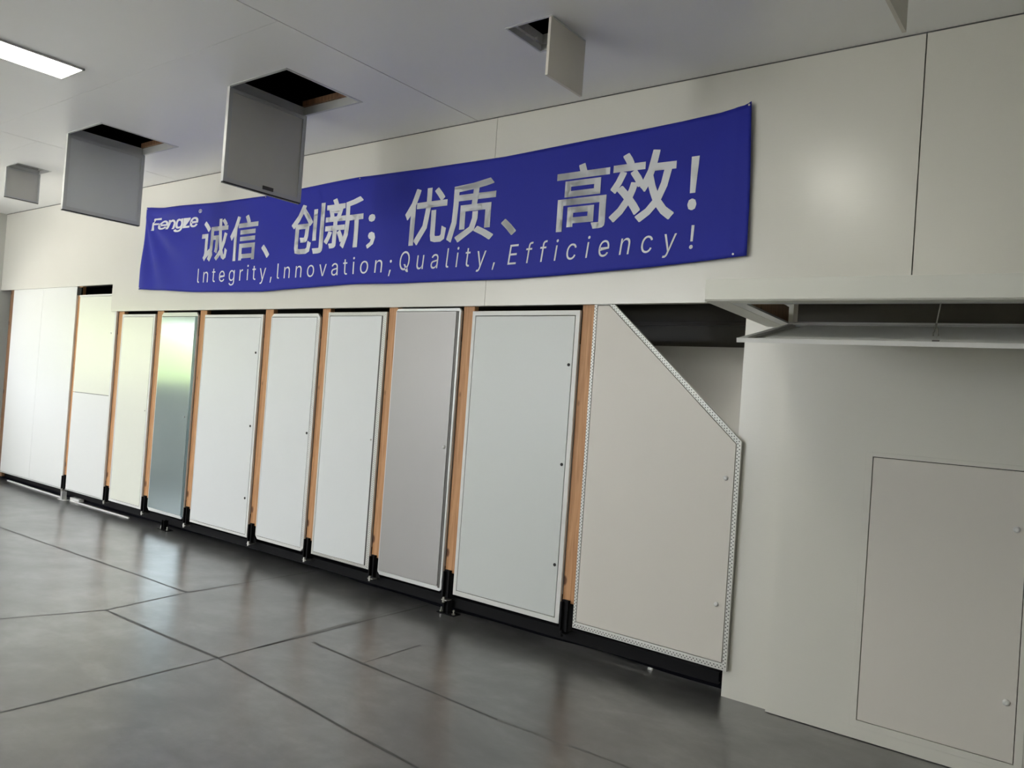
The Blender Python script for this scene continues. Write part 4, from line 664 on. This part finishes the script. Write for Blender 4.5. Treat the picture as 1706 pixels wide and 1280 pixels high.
   '1,3,2 1,0,3 15,17,16 15,18,17 27,29,28 27,30,29 15,19,18 26,30,27 15,20,19 25,30,26 15,21,20 24,22,25 22,30,25 15,23,21 23,22,21 23,22,24 15,22,23 15,30,22 14,30,15 13,30,14 13,31,30 12,31,13 11,31,12 11,32,31 10,32,11 6,8,7 6,9,8 9,32,10 6,32,9 6,33,32 6,34,33 6,35,34 5,35,6 4,35,5 4,36,35 37,36,4 42,44,43 42,45,44 41,39,38 41,40,39 42,46,45 61,46,42 61,47,46 61,48,47 60,48,61 52,54,53 60,49,48 51,54,52 50,54,51 49,54,50 60,54,49 59,54,60 58,54,59 58,55,54 58,56,55 58,57,56 79,81,80 79,78,81 71,73,72 71,74,73 70,74,71 70,75,74 69,75,70 69,76,75 68,76,69 68,77,76 67,77,68 67,62,77 66,62,67 66,63,62 65,63,66 65,64,63 88,90,89 88,91,90 88,92,91 87,92,88 87,93,92 87,94,93 87,95,94 98,100,99 97,100,98 96,100,97 86,95,87 95,100,96 86,100,95 85,100,86 84,100,85 84,101,100 84,82,101 84,83,82 143,145,144 143,146,145 142,146,143 142,147,146 141,147,142 141,148,147 140,148,141 140,149,148 139,132,140 132,131,140 131,149,140 131,130,149 130,150,149 139,133,132 129,150,130 139,134,133 128,150,129 138,134,139 128,151,150 138,135,134 127,151,128 138,136,135 126,151,127 137,136,138 126,152,151 125,152,126 124,152,125 123,152,124 123,153,152 122,169,123 169,153,123 121,169,122 120,169,121 119,169,120 118,169,119 117,169,118 116,169,117 115,169,116 114,169,115 114,170,169 168,153,169 113,170,114 113,171,170 113,172,171 113,173,172 113,174,173 113,175,174 112,175,113 112,176,175 112,177,176 112,178,177 112,179,178 112,180,179 111,180,112 111,181,180 111,182,181 167,153,168 110,182,111 110,183,182 166,153,167 109,183,110 109,184,183 165,155,166 155,153,166 109,185,184 108,185,109 164,156,165 156,155,165 108,186,185 108,160,186 164,157,156 154,153,155 163,157,164 108,161,160 107,161,108 162,157,163 107,162,161 107,157,162 107,158,157 107,159,158 106,159,107 106,102,159 105,102,106 105,103,102 104,103,105 195,197,196 195,198,197 208,210,209 208,211,210 207,211,208 195,199,198 194,199,195 206,213,207 213,211,207 194,200,199 193,200,194 205,214,206 214,213,206 205,215,214 212,211,213 204,215,205 193,201,200 192,201,193 203,215,204 192,202,201 202,215,203 202,187,215 192,187,202 191,187,192 191,188,187 190,188,191 190,189,188 237,239,238 237,240,239 236,240,237 236,241,240 235,262,236 262,241,236 235,263,262 261,241,262 260,241,261 235,264,263 260,242,241 234,264,235 259,242,260 234,265,264 234,266,265 258,242,259 258,243,242 233,266,234 233,267,266 257,243,258 257,244,243 232,267,233 232,268,267 256,244,257 256,245,244 232,269,268 231,269,232 255,245,256 231,270,269 254,245,255 254,246,245 230,270,231 223,221,222 223,252,221 252,220,221 230,271,270 253,246,254 253,247,246 229,271,230 229,248,271 252,220,253 220,247,253 219,247,220 229,249,248 251,223,252 218,247,219 224,218,247 228,249,229 228,250,249 250,223,251 228,223,250 228,216,223 225,218,224 227,216,228 227,225,216 225,217,216 227,226,225 217,218,225'),
  'Efficiency': (3000, '2795,-56 2790,-55 2789,-54 2799,-36 2803,-37 2812,-38 2821,-37 2830,-35 2838,-31 2846,-24 2852,-15 2862,-1 2812,150 2844,150 2871,62 2875,48 2878,34 2880,21 2882,10 2876,10 2883,21 2890,34 2899,48 2907,61 2969,150 3000,150 2876,-22 2867,-33 2858,-42 2847,-48 2836,-53 2823,-56 2810,-56 2802,-56 2559,1 2544,-1 2530,-2 2504,1 2483,8 2467,19 2456,35 2450,53 2452,75 2459,97 2471,116 2488,131 2509,143 2533,150 2560,152 2574,151 2587,149 2599,146 2610,141 2619,135 2626,128 2631,120 2633,112 2604,107 2603,111 2600,116 2595,121 2590,126 2583,129 2575,131 2566,133 2555,134 2536,132 2519,125 2505,116 2494,104 2486,90 2481,75 2480,60 2483,47 2489,35 2500,25 2514,19 2534,17 2544,17 2554,19 2563,22 2571,25 2579,29 2585,34 2590,40 2593,45 2620,40 2615,32 2606,24 2596,16 2585,10 2572,5 2144,114 2136,103 2132,91 2115,2 2086,2 2114,150 2142,150 2136,117 2137,117 2149,132 2167,143 2187,150 2209,152 2228,151 2243,146 2256,138 2264,128 2268,114 2267,96 2248,2 2219,2 2237,94 2237,110 2229,123 2215,131 2195,133 2180,132 2166,128 2154,122 1850,3 1832,0 1811,-2 1784,1 1762,8 1746,19 1735,34 1730,53 1731,74 1738,96 1750,115 1767,131 1787,142 1811,150 1838,152 1854,151 1869,148 1883,143 1895,135 1905,125 1911,112 1914,97 1912,78 1910,69 1752,69 1755,87 1890,87 1883,84 1884,95 1882,108 1875,119 1865,127 1851,132 1834,134 1815,132 1799,127 1785,119 1774,109 1766,97 1762,85 1760,71 1759,55 1762,42 1770,31 1782,23 1797,18 1816,17 1828,18 1840,20 1850,23 1859,28 1867,34 1872,40 1900,35 1892,26 1881,17 1867,9 1563,183 1555,180 1547,179 1539,180 1533,183 1529,188 1529,193 1532,199 1537,204 1545,207 1553,208 1561,207 1567,204 1571,199 1571,193 1569,188 1527,2 1498,2 1527,150 1556,150 1255,1 1241,-1 1226,-2 1200,1 1179,8 1163,19 1152,35 1147,53 1148,75 1155,97 1168,116 1185,131 1206,143 1229,150 1256,152 1270,151 1284,149 1296,146 1306,141 1315,135 1322,128 1327,120 1330,112 1301,107 1299,111 1296,116 1292,121 1286,126 1279,129 1271,131 1262,133 1252,134 1232,132 1215,125 1201,116 1190,104 1182,90 1178,75 1177,60 1179,47 1185,35 1196,25 1211,19 1230,17 1241,17 1250,19 1259,22 1268,25 1275,29 1281,34 1287,40 1290,45 1317,40 1311,32 1303,24 1293,16 1281,10 1269,5 980,183 972,180 964,179 956,180 950,183 947,188 946,193 949,199 954,204 962,207 970,208 978,207 984,204 988,199 988,193 986,188 945,2 915,2 944,150 973,150 642,150 759,150 756,132 639,132 684,2 654,2 687,172 691,184 699,193 710,201 723,206 737,209 751,210 762,210 770,209 776,208 778,207 767,189 766,190 762,190 757,191 751,191 737,190 726,185 719,178 715,168 366,150 483,150 480,132 363,132 407,2 378,2 411,172 415,184 423,193 433,201 446,206 460,209 475,210 485,210 493,209 500,208 502,207 491,189 490,190 486,190 481,191 474,191 460,190 450,185 443,178 439,168 168,2 0,2 38,202 205,202 202,182 66,182 52,113 179,113 175,93 49,93 35,21 172,21',
   '11,13,12 11,14,13 23,25,24 23,26,25 11,15,14 22,26,23 11,16,15 21,26,22 11,17,16 20,18,21 18,26,21 11,19,17 19,18,17 19,18,20 11,18,19 11,26,18 10,26,11 9,26,10 9,27,26 8,27,9 7,27,8 7,28,27 6,28,7 2,4,3 2,5,4 5,28,6 2,28,5 2,29,28 2,30,29 2,31,30 1,31,2 0,31,1 0,32,31 33,32,0 47,49,48 47,50,49 46,50,47 46,51,50 46,52,51 45,52,46 45,65,52 65,53,52 65,64,53 64,54,53 45,66,65 63,54,64 45,67,66 62,54,63 44,67,45 61,54,62 61,55,54 60,55,61 44,68,67 59,55,60 59,56,55 58,56,59 44,69,68 43,69,44 58,57,56 43,70,69 42,70,43 42,71,70 42,72,71 41,72,42 41,73,72 40,73,41 40,74,73 84,86,85 83,86,84 83,87,86 40,75,74 39,75,40 82,87,83 82,88,87 81,88,82 39,76,75 80,88,81 80,89,88 79,89,80 38,76,39 78,89,79 38,77,76 77,89,78 38,89,77 38,90,89 38,91,90 37,91,38 37,34,91 37,35,34 36,35,37 103,105,104 103,106,105 96,98,97 96,99,98 102,106,103 102,107,106 101,107,102 101,117,107 117,108,107 101,118,117 116,108,117 101,119,118 100,119,101 115,108,116 100,120,119 115,109,108 114,109,115 100,92,120 96,100,99 96,93,100 93,92,100 114,110,109 113,110,114 96,94,93 113,111,110 112,111,113 96,95,94 134,136,135 134,137,136 133,137,134 133,138,137 133,139,138 132,154,133 154,139,133 154,153,139 153,140,139 132,155,154 152,140,153 132,156,155 131,156,132 151,140,152 131,157,156 151,141,140 131,158,157 150,141,151 130,158,131 150,142,141 130,159,158 149,142,150 130,160,159 149,143,142 129,146,130 146,160,130 148,147,149 147,143,149 129,145,146 160,147,146 160,143,147 161,143,160 161,144,143 128,145,129 162,144,161 128,144,145 128,162,144 128,163,162 127,163,128 127,164,163 172,174,173 172,175,174 126,164,127 171,175,172 126,165,164 170,175,171 170,176,175 126,166,165 169,176,170 168,176,169 125,166,126 125,167,166 167,176,168 167,177,176 125,177,167 125,121,177 124,121,125 124,122,121 123,122,124 195,197,196 195,194,197 187,189,188 187,190,189 186,190,187 186,191,190 185,191,186 185,192,191 184,192,185 184,193,192 183,193,184 183,178,193 182,178,183 182,179,178 181,179,182 181,180,179 211,213,212 211,214,213 210,214,211 210,215,214 210,216,215 209,216,210 209,229,216 229,217,216 229,228,217 228,218,217 209,230,229 227,218,228 209,231,230 226,218,227 208,231,209 225,218,226 225,219,218 224,219,225 208,232,231 223,219,224 223,220,219 222,220,223 208,233,232 207,233,208 222,221,220 207,234,233 206,234,207 206,235,234 206,236,235 205,236,206 205,237,236 204,237,205 204,238,237 248,250,249 247,250,248 247,251,250 204,239,238 203,239,204 246,251,247 246,252,251 245,252,246 203,240,239 244,252,245 244,253,252 243,253,244 202,240,203 242,253,243 202,241,240 241,253,242 202,253,241 202,254,253 202,255,254 201,255,202 201,198,255 201,199,198 200,199,201 273,275,274 273,272,275 265,267,266 265,268,267 264,268,265 264,269,268 263,269,264 263,270,269 262,270,263 262,271,270 261,271,262 261,256,271 260,256,261 260,257,256 259,257,260 259,258,257 287,289,288 287,290,289 286,290,287 286,291,290 286,292,291 286,293,292 285,294,286 294,293,286 284,296,285 296,295,285 295,294,285 283,298,284 298,297,284 297,296,284 283,299,298 283,300,299 282,300,283 282,301,300 281,301,282 281,280,301 279,277,276 279,278,277 313,315,314 313,316,315 312,316,313 312,317,316 312,318,317 312,319,318 311,320,312 320,319,312 310,322,311 322,321,311 321,320,311 309,324,310 324,323,310 323,322,310 309,325,324 309,326,325 308,326,309 308,327,326 307,327,308 307,306,327 305,303,302 305,304,303 329,333,330 333,331,330 333,332,331 329,334,333 329,337,334 337,335,334 337,336,335 329,338,337 329,339,338 329,328,339'),
  '!': (100, '42,-2 25,0 12,4 2,9 0,16 4,23 15,29 29,33 46,35 63,33 77,29 86,23 88,16 84,9 74,4 59,0 20,64 33,203 100,203 79,64',
   '16,18,17 16,19,18 7,9,8 6,9,7 6,10,9 5,10,6 5,11,10 4,11,5 4,12,11 3,12,4 3,13,12 2,13,3 2,14,13 1,14,2 1,15,14 0,15,1'),
  'Fengze': (3000, '2799,-3 2747,-7 2691,-8 2618,-5 2558,3 2514,16 2487,33 2479,53 2489,76 2514,99 2552,119 2602,135 2661,148 2729,156 2802,159 2847,157 2889,154 2927,148 2960,139 2984,128 2998,113 3000,96 2990,77 2980,63 2535,63 2558,93 2998,93 2870,72 2881,95 2878,106 2867,115 2849,122 2822,126 2785,127 2744,126 2707,121 2674,114 2647,105 2627,95 2614,83 2604,70 2598,55 2602,44 2616,35 2638,29 2669,25 2709,23 2737,24 2763,26 2786,29 2807,33 2826,38 2849,48 2960,39 2922,22 2887,12 2846,4 2426,-5 1980,-5 2000,21 2377,130 2373,124 2087,124 2112,157 2540,157 2520,130 2151,22 2156,27 2450,27 1791,-59 1729,-64 1665,-65 1608,-64 1561,-60 1522,-55 1492,-47 1471,-39 1452,-25 1559,-10 1575,-19 1585,-23 1599,-28 1618,-31 1644,-33 1680,-34 1736,-32 1782,-26 1817,-16 1837,-1 1855,23 1876,23 1865,19 1844,13 1818,7 1785,2 1744,-2 1695,-3 1632,-1 1578,7 1537,19 1512,35 1503,54 1513,78 1538,100 1576,120 1624,136 1681,148 1745,156 1812,159 1860,157 1897,153 1924,148 1942,141 1954,135 1958,132 1941,132 1960,157 2076,157 1953,-5 1931,-24 1894,-39 1847,-51 1659,34 1687,30 1726,28 1767,30 1803,34 1835,41 1862,51 1884,63 1899,78 1906,92 1903,105 1892,114 1874,121 1846,126 1808,127 1766,125 1729,121 1696,113 1668,102 1647,90 1632,76 1626,62 1628,50 1640,41 1200,110 1181,101 1169,89 1097,-5 978,-5 1101,157 1217,157 1182,110 1124,110 1186,136 1238,149 1296,156 1358,159 1411,157 1456,152 1490,142 1511,130 1518,114 1510,95 1434,-5 1315,-5 1391,95 1395,109 1383,119 1357,125 1316,127 1284,126 1253,123 1224,117 834,-3 782,-7 727,-8 653,-5 593,3 549,16 523,33 514,53 524,76 549,99 587,119 637,135 697,148 764,156 837,159 882,157 924,154 963,148 995,139 1019,128 1033,113 1035,96 1025,77 1015,63 570,63 593,93 1033,93 905,72 916,95 914,106 903,115 884,122 858,126 821,127 779,126 742,121 710,114 683,105 662,95 649,83 639,70 633,55 637,44 651,35 673,29 704,25 744,23 772,24 798,26 822,29 843,33 861,38 884,48 995,39 957,22 923,12 881,4 123,-5 0,-5 162,208 624,208 599,176 261,176 215,116 522,116 498,84 191,84',
   '13,15,14 13,16,15 12,16,13 12,17,16 12,18,17 11,18,12 11,19,18 10,34,11 34,33,11 33,19,11 33,32,19 32,20,19 31,20,32 10,35,34 30,20,31 10,36,35 9,36,10 29,20,30 9,37,36 29,21,20 28,21,29 9,38,37 8,25,9 25,38,9 28,26,21 26,22,21 27,26,28 25,39,38 8,24,25 39,26,25 39,22,26 40,22,39 40,23,22 7,24,8 41,23,40 7,41,24 41,23,24 7,42,41 6,42,7 51,53,52 6,43,42 51,54,53 50,54,51 6,44,43 49,54,50 5,44,6 48,54,49 5,45,44 47,54,48 5,46,45 46,54,47 5,54,46 5,55,54 4,55,5 4,56,55 4,0,56 3,0,4 3,1,0 2,1,3 62,64,63 62,60,64 60,65,64 62,59,60 61,65,60 61,66,65 59,61,62 59,67,61 67,66,61 59,68,67 59,57,68 58,57,59 107,109,108 107,110,109 115,113,116 113,117,116 113,114,117 114,118,117 106,110,107 106,111,110 105,111,106 105,112,111 105,113,112 104,113,105 104,115,113 104,114,115 104,136,114 136,135,114 135,134,114 134,133,114 133,132,114 132,118,114 104,137,136 104,138,137 104,139,138 103,139,104 103,140,139 131,118,132 103,141,140 102,141,103 130,118,131 102,142,141 129,118,130 101,142,102 101,143,142 128,118,129 101,144,143 100,144,101 127,118,128 100,145,144 126,90,127 90,118,127 100,122,145 99,122,100 125,90,126 99,123,122 99,124,123 124,90,125 99,89,124 89,90,124 99,92,89 92,88,89 91,118,90 92,118,91 98,92,99 98,93,92 88,118,92 98,94,93 97,94,98 97,95,94 96,95,97 87,118,88 87,119,118 77,79,78 86,119,87 77,80,79 77,81,80 86,120,119 76,81,77 85,120,86 76,82,81 76,83,82 84,120,85 76,84,83 76,120,84 75,120,76 75,121,120 74,121,75 74,69,121 73,69,74 73,70,69 72,70,73 72,71,70 157,159,158 157,160,159 150,154,151 154,152,151 154,155,152 155,153,152 156,160,157 156,161,160 155,161,156 155,162,161 153,173,155 173,172,155 172,171,155 171,162,155 171,170,162 170,163,162 169,163,170 153,174,173 168,163,169 153,146,174 168,164,163 150,153,154 150,147,153 147,146,153 167,164,168 150,148,147 167,165,164 166,165,167 150,149,148 188,190,189 188,191,190 187,191,188 187,192,191 187,193,192 186,193,187 186,194,193 185,209,186 209,208,186 208,194,186 208,207,194 207,195,194 206,195,207 185,210,209 205,195,206 185,211,210 184,211,185 204,195,205 184,212,211 204,196,195 203,196,204 184,213,212 183,200,184 200,213,184 203,201,196 201,197,196 202,201,203 200,214,213 183,199,200 214,201,200 214,197,201 215,197,214 215,198,197 182,199,183 216,198,215 182,216,199 216,198,199 182,217,216 181,217,182 226,228,227 181,218,217 226,229,228 225,229,226 181,219,218 224,229,225 180,219,181 223,229,224 180,220,219 222,229,223 180,221,220 221,229,222 180,229,221 180,230,229 179,230,180 179,231,230 179,175,231 178,175,179 178,176,175 177,176,178 233,237,234 237,235,234 237,236,235 233,238,237 233,241,238 241,239,238 241,240,239 233,232,241'),
  '®': (100, '50,47 40,49 31,53 22,61 15,71 9,82 4,96 1,111 0,127 1,143 4,158 9,171 15,183 22,193 31,200 40,205 50,206 60,205 69,200 78,193 85,183 92,171 96,158 99,143 100,127 99,111 96,96 92,82 85,71 78,61 69,53 60,49 50,67 60,69 69,75 77,84 83,96 87,111 88,127 87,143 83,157 77,169 69,179 60,185 50,187 40,185 31,179 23,169 17,157 13,143 12,127 13,111 17,96 23,84 31,75 40,69 60,90 49,125 61,125 72,90 32,90 32,163 55,163 59,163 62,161 65,158 68,153 70,147 70,140 69,133 68,126 65,121 62,118 58,116 55,115 38,115 38,127 52,127 54,128 56,131 58,135 59,140 58,145 56,149 54,151 52,151 43,151 43,90',
   '15,17,16 14,17,15 14,18,17 13,18,14 13,19,18 12,19,13 12,44,19 44,20,19 12,45,44 43,20,44 12,46,45 42,20,43 11,46,12 42,21,20 11,47,46 41,21,42 10,47,11 41,22,21 10,48,47 40,22,41 60,76,61 76,86,61 86,62,61 86,63,62 86,64,63 86,65,64 86,66,65 9,48,10 40,23,22 9,49,48 39,23,40 86,85,66 85,67,66 76,87,86 84,67,85 83,67,84 82,67,83 82,68,67 81,68,82 9,50,49 38,23,39 8,50,9 38,24,23 80,68,81 80,69,68 79,69,80 79,70,69 78,70,79 77,70,78 60,75,76 87,57,76 57,77,76 57,70,77 7,50,8 7,51,50 37,24,38 37,25,24 57,58,70 58,71,70 87,56,57 59,71,58 72,59,71 73,59,72 74,59,73 60,74,75 60,59,74 6,51,7 37,26,25 6,52,51 36,26,37 6,53,52 35,26,36 5,53,6 35,27,26 87,59,60 56,59,87 5,54,53 34,27,35 4,54,5 34,28,27 4,55,54 33,28,34 3,55,4 33,29,28 3,32,55 32,29,33 3,29,32 2,29,3 2,30,29 1,30,2 1,31,30 0,31,1'),
}

# ------------------------------------------------------------------ banner
TOP = [(-8.231, 3.303), (-7.878, 3.272), (-6.877, 3.240), (-6.143, 3.228), (-5.632, 3.243), (-4.904, 3.262), (-4.146, 3.246), (-3.433, 3.241), (-2.630, 3.263), (-2.103, 3.281), (-1.865, 3.298), (-1.720, 3.319), (-1.688, 3.335)]
BOT = [(-8.266, 2.431), (-8.167, 2.429), (-7.742, 2.411), (-7.253, 2.384), (-6.699, 2.372), (-6.106, 2.361), (-5.810, 2.371), (-4.928, 2.396), (-4.492, 2.387), (-4.016, 2.388), (-3.314, 2.384), (-2.851, 2.398), (-2.346, 2.417), (-1.945, 2.442), (-1.657, 2.463)]
YBAN = 4.250
def cloth(x, z):
    """distance of the banner cloth from the wall: soft folds, stronger at the ends"""
    d = 0.0035 * math.sin(x * 2.1 + 0.6) + 0.0020 * math.sin(x * 5.3 + z * 3.0)
    r = math.hypot(x + 8.25, z - 3.25); th = math.atan2(3.25 - z, x + 8.25)
    k = max(0.0, 1 - abs(r - 0.62) / 0.62) * max(0.0, 1 - max(0, x + 7.25) / 0.4)
    d += 0.019 * k * math.sin(th * 13.0 + r * 1.5)
    k2 = max(0.0, 1 - abs(x + 1.95) / 0.55)
    d += 0.006 * k2 * math.sin((x * 0.8 - z) * 11.0)
    k3 = math.exp(-((x + 4.7) / 0.5) ** 2)
    d += 0.004 * k3 * math.sin((x * 0.6 + z) * 12.0)
    d += 0.0045 * math.exp(-((x + 1.76) / 0.014) ** 2)
    return YBAN - max(-0.022, min(0.03, d))
ban = thing('banner', 'long royal blue cloth banner with white Chinese and English slogan hung on the upper wall', 'banner', (-4.95, YBAN, 2.36))
bm = bmesh.new(); NX, NZ = 330, 34; gridv = []
def lerp(a, b, t): return a + (b - a) * t
for j in range(NZ + 1):
    v_ = j / NZ; zt = v_
    xl = -8.266 + 0.035 * v_ + 0.030 * math.sin(v_ * math.pi) ** 2; xr = -1.657 - 0.031 * v_ + 0.006 * math.sin(v_ * math.pi)
    row = []
    for i in range(NX + 1):
        u_ = i / NX; x = lerp(xl, xr, u_); xt = lerp(-8.231, -1.688, u_); xb = lerp(-8.266, -1.657, u_)
        z = lerp(interp(BOT, xb), interp(TOP, xt), v_)
        row.append(bm.verts.new((x, cloth(x, z), z)))
    gridv.append(row)
for j in range(NZ):
    for i in range(NX): bm.faces.new((gridv[j][i], gridv[j][i + 1], gridv[j + 1][i + 1], gridv[j + 1][i]))
cl = obj('cloth', bm, M['blue'], ban, smooth=True)
sd = cl.modifiers.new('thickness', 'SOLIDIFY'); sd.thickness = 0.0012; sd.offset = -1 if False else 1
for x, z in ((-8.215, 3.285), (-6.143, 3.216), (-4.904, 3.250), (-1.70, 3.315), (-1.735, 2.475), (-8.24, 2.445)):
    bm = bmesh.new(); yy = cloth(x, z); cyl(bm, (x, yy + 0.002, z), (x, yy - 0.0035, z), 0.006, 10); obj('nail', bm, M['bolt'], ban)

def lay(bm):
    """cut the flat print into small pieces and lay it on the folds of the cloth (x, z in world)"""
    xs = [v.co.x for v in bm.verts]; zs = [v.co.z for v in bm.verts]
    k = math.floor(min(xs) / 0.04)
    while k * 0.04 < max(xs):
        bmesh.ops.bisect_plane(bm, geom=bm.verts[:] + bm.edges[:] + bm.faces[:], plane_co=(k * 0.04, 0, 0), plane_no=(1, 0, 0)); k += 1
    k = math.floor(min(zs) / 0.06)
    while k * 0.06 < max(zs):
        bmesh.ops.bisect_plane(bm, geom=bm.verts[:] + bm.edges[:] + bm.faces[:], plane_co=(0, 0, k * 0.06), plane_no=(0, 0, 1)); k += 1
    for v in bm.verts: v.co.y = cloth(v.co.x, v.co.z) - 0.0028
BOLD = [(0.003, 0.0025), (-0.003, 0.0025), (0.003, -0.0025), (-0.003, -0.0025), (0, 0)]
def glyph(bm, ch, x0, x1, z0, z1):
    vs, fs = GLYPHS[ch]
    V = [bm.verts.new((x0 + int(a) / 600 * (x1 - x0), 0, z0 + int(b) / 600 * (z1 - z0))) for a, b in (p.split(',') for p in vs.split())]
    for f in fs.split():
        try: bm.faces.new([V[int(q)] for q in f.split(',')])
        except ValueError: pass
for ch, x0, x1, z0, z1 in (('诚', -7.135, -6.700, 2.672, 3.075), ('信', -6.660, -6.224, 2.658, 3.077), ('、', -6.151, -6.026, 2.662, 2.785), ('创', -5.735, -5.303, 2.666, 3.096), ('新', -5.290, -4.823, 2.690, 3.111),
        ('；', -4.773, -4.676, 2.674, 2.945), ('优', -4.361, -3.931, 2.669, 3.098), ('质', -3.920, -3.480, 2.666, 3.107), ('、', -3.416, -3.283, 2.687, 2.803), ('高', -2.969, -2.569, 2.681, 3.113), ('效', -2.557, -2.113, 2.700, 3.136), ('！', -2.030, -1.975, 2.745, 3.064)):
    bm = bmesh.new()
    for dx, dz_ in BOLD: glyph(bm, ch, x0 + 0.003 + dx, x1 - 0.003 + dx, z0 + 0.0025 + dz_, z1 - 0.0025 + dz_)
    lay(bm); obj('chinese_character', bm, M['print'], ban)

def words(name, text, x0, x1, zbase, cap, slope=0.0, bold=((0, 0),)):
    """Latin lettering between x0 and x1: zbase = baseline, cap = height of a capital"""
    n, vs, fs = LATIN[text]; bm = bmesh.new()
    P = [tuple(int(q) for q in p.split(',')) for p in vs.split()]
    for dx, dz_ in bold:
        V = [bm.verts.new((x0 + a / n * (x1 - x0) + dx, 0, zbase + dz_ + slope * a / n * (x1 - x0) + b / 203.5 * cap)) for a, b in P]
        for f in fs.split():
            try: bm.faces.new([V[int(q)] for q in f.split(',')])
            except ValueError: pass
    lay(bm); return obj(name, bm, M['print'], ban)
words('english_word', 'Integrity,', -7.160, -5.965, 2.470, 0.140)
words('english_word', 'Innovation;', -5.890, -4.470, 2.468, 0.136, slope=0.006)
words('english_word', 'Quality,', -4.385, -3.445, 2.486, 0.144)
words('english_word', 'Efficiency', -3.335, -2.085, 2.482, 0.138, slope=0.026)
words('exclamation_mark', '!', -2.006, -1.980, 2.520, 0.138)
B2 = ((0.002, 0.0), (-0.002, 0.0))
words('logo_word', 'Fengze', -8.105, -7.228, 3.050, 0.120, slope=-0.02, bold=B2)
words('registered_mark', '®', -7.222, -7.170, 3.148, 0.048)
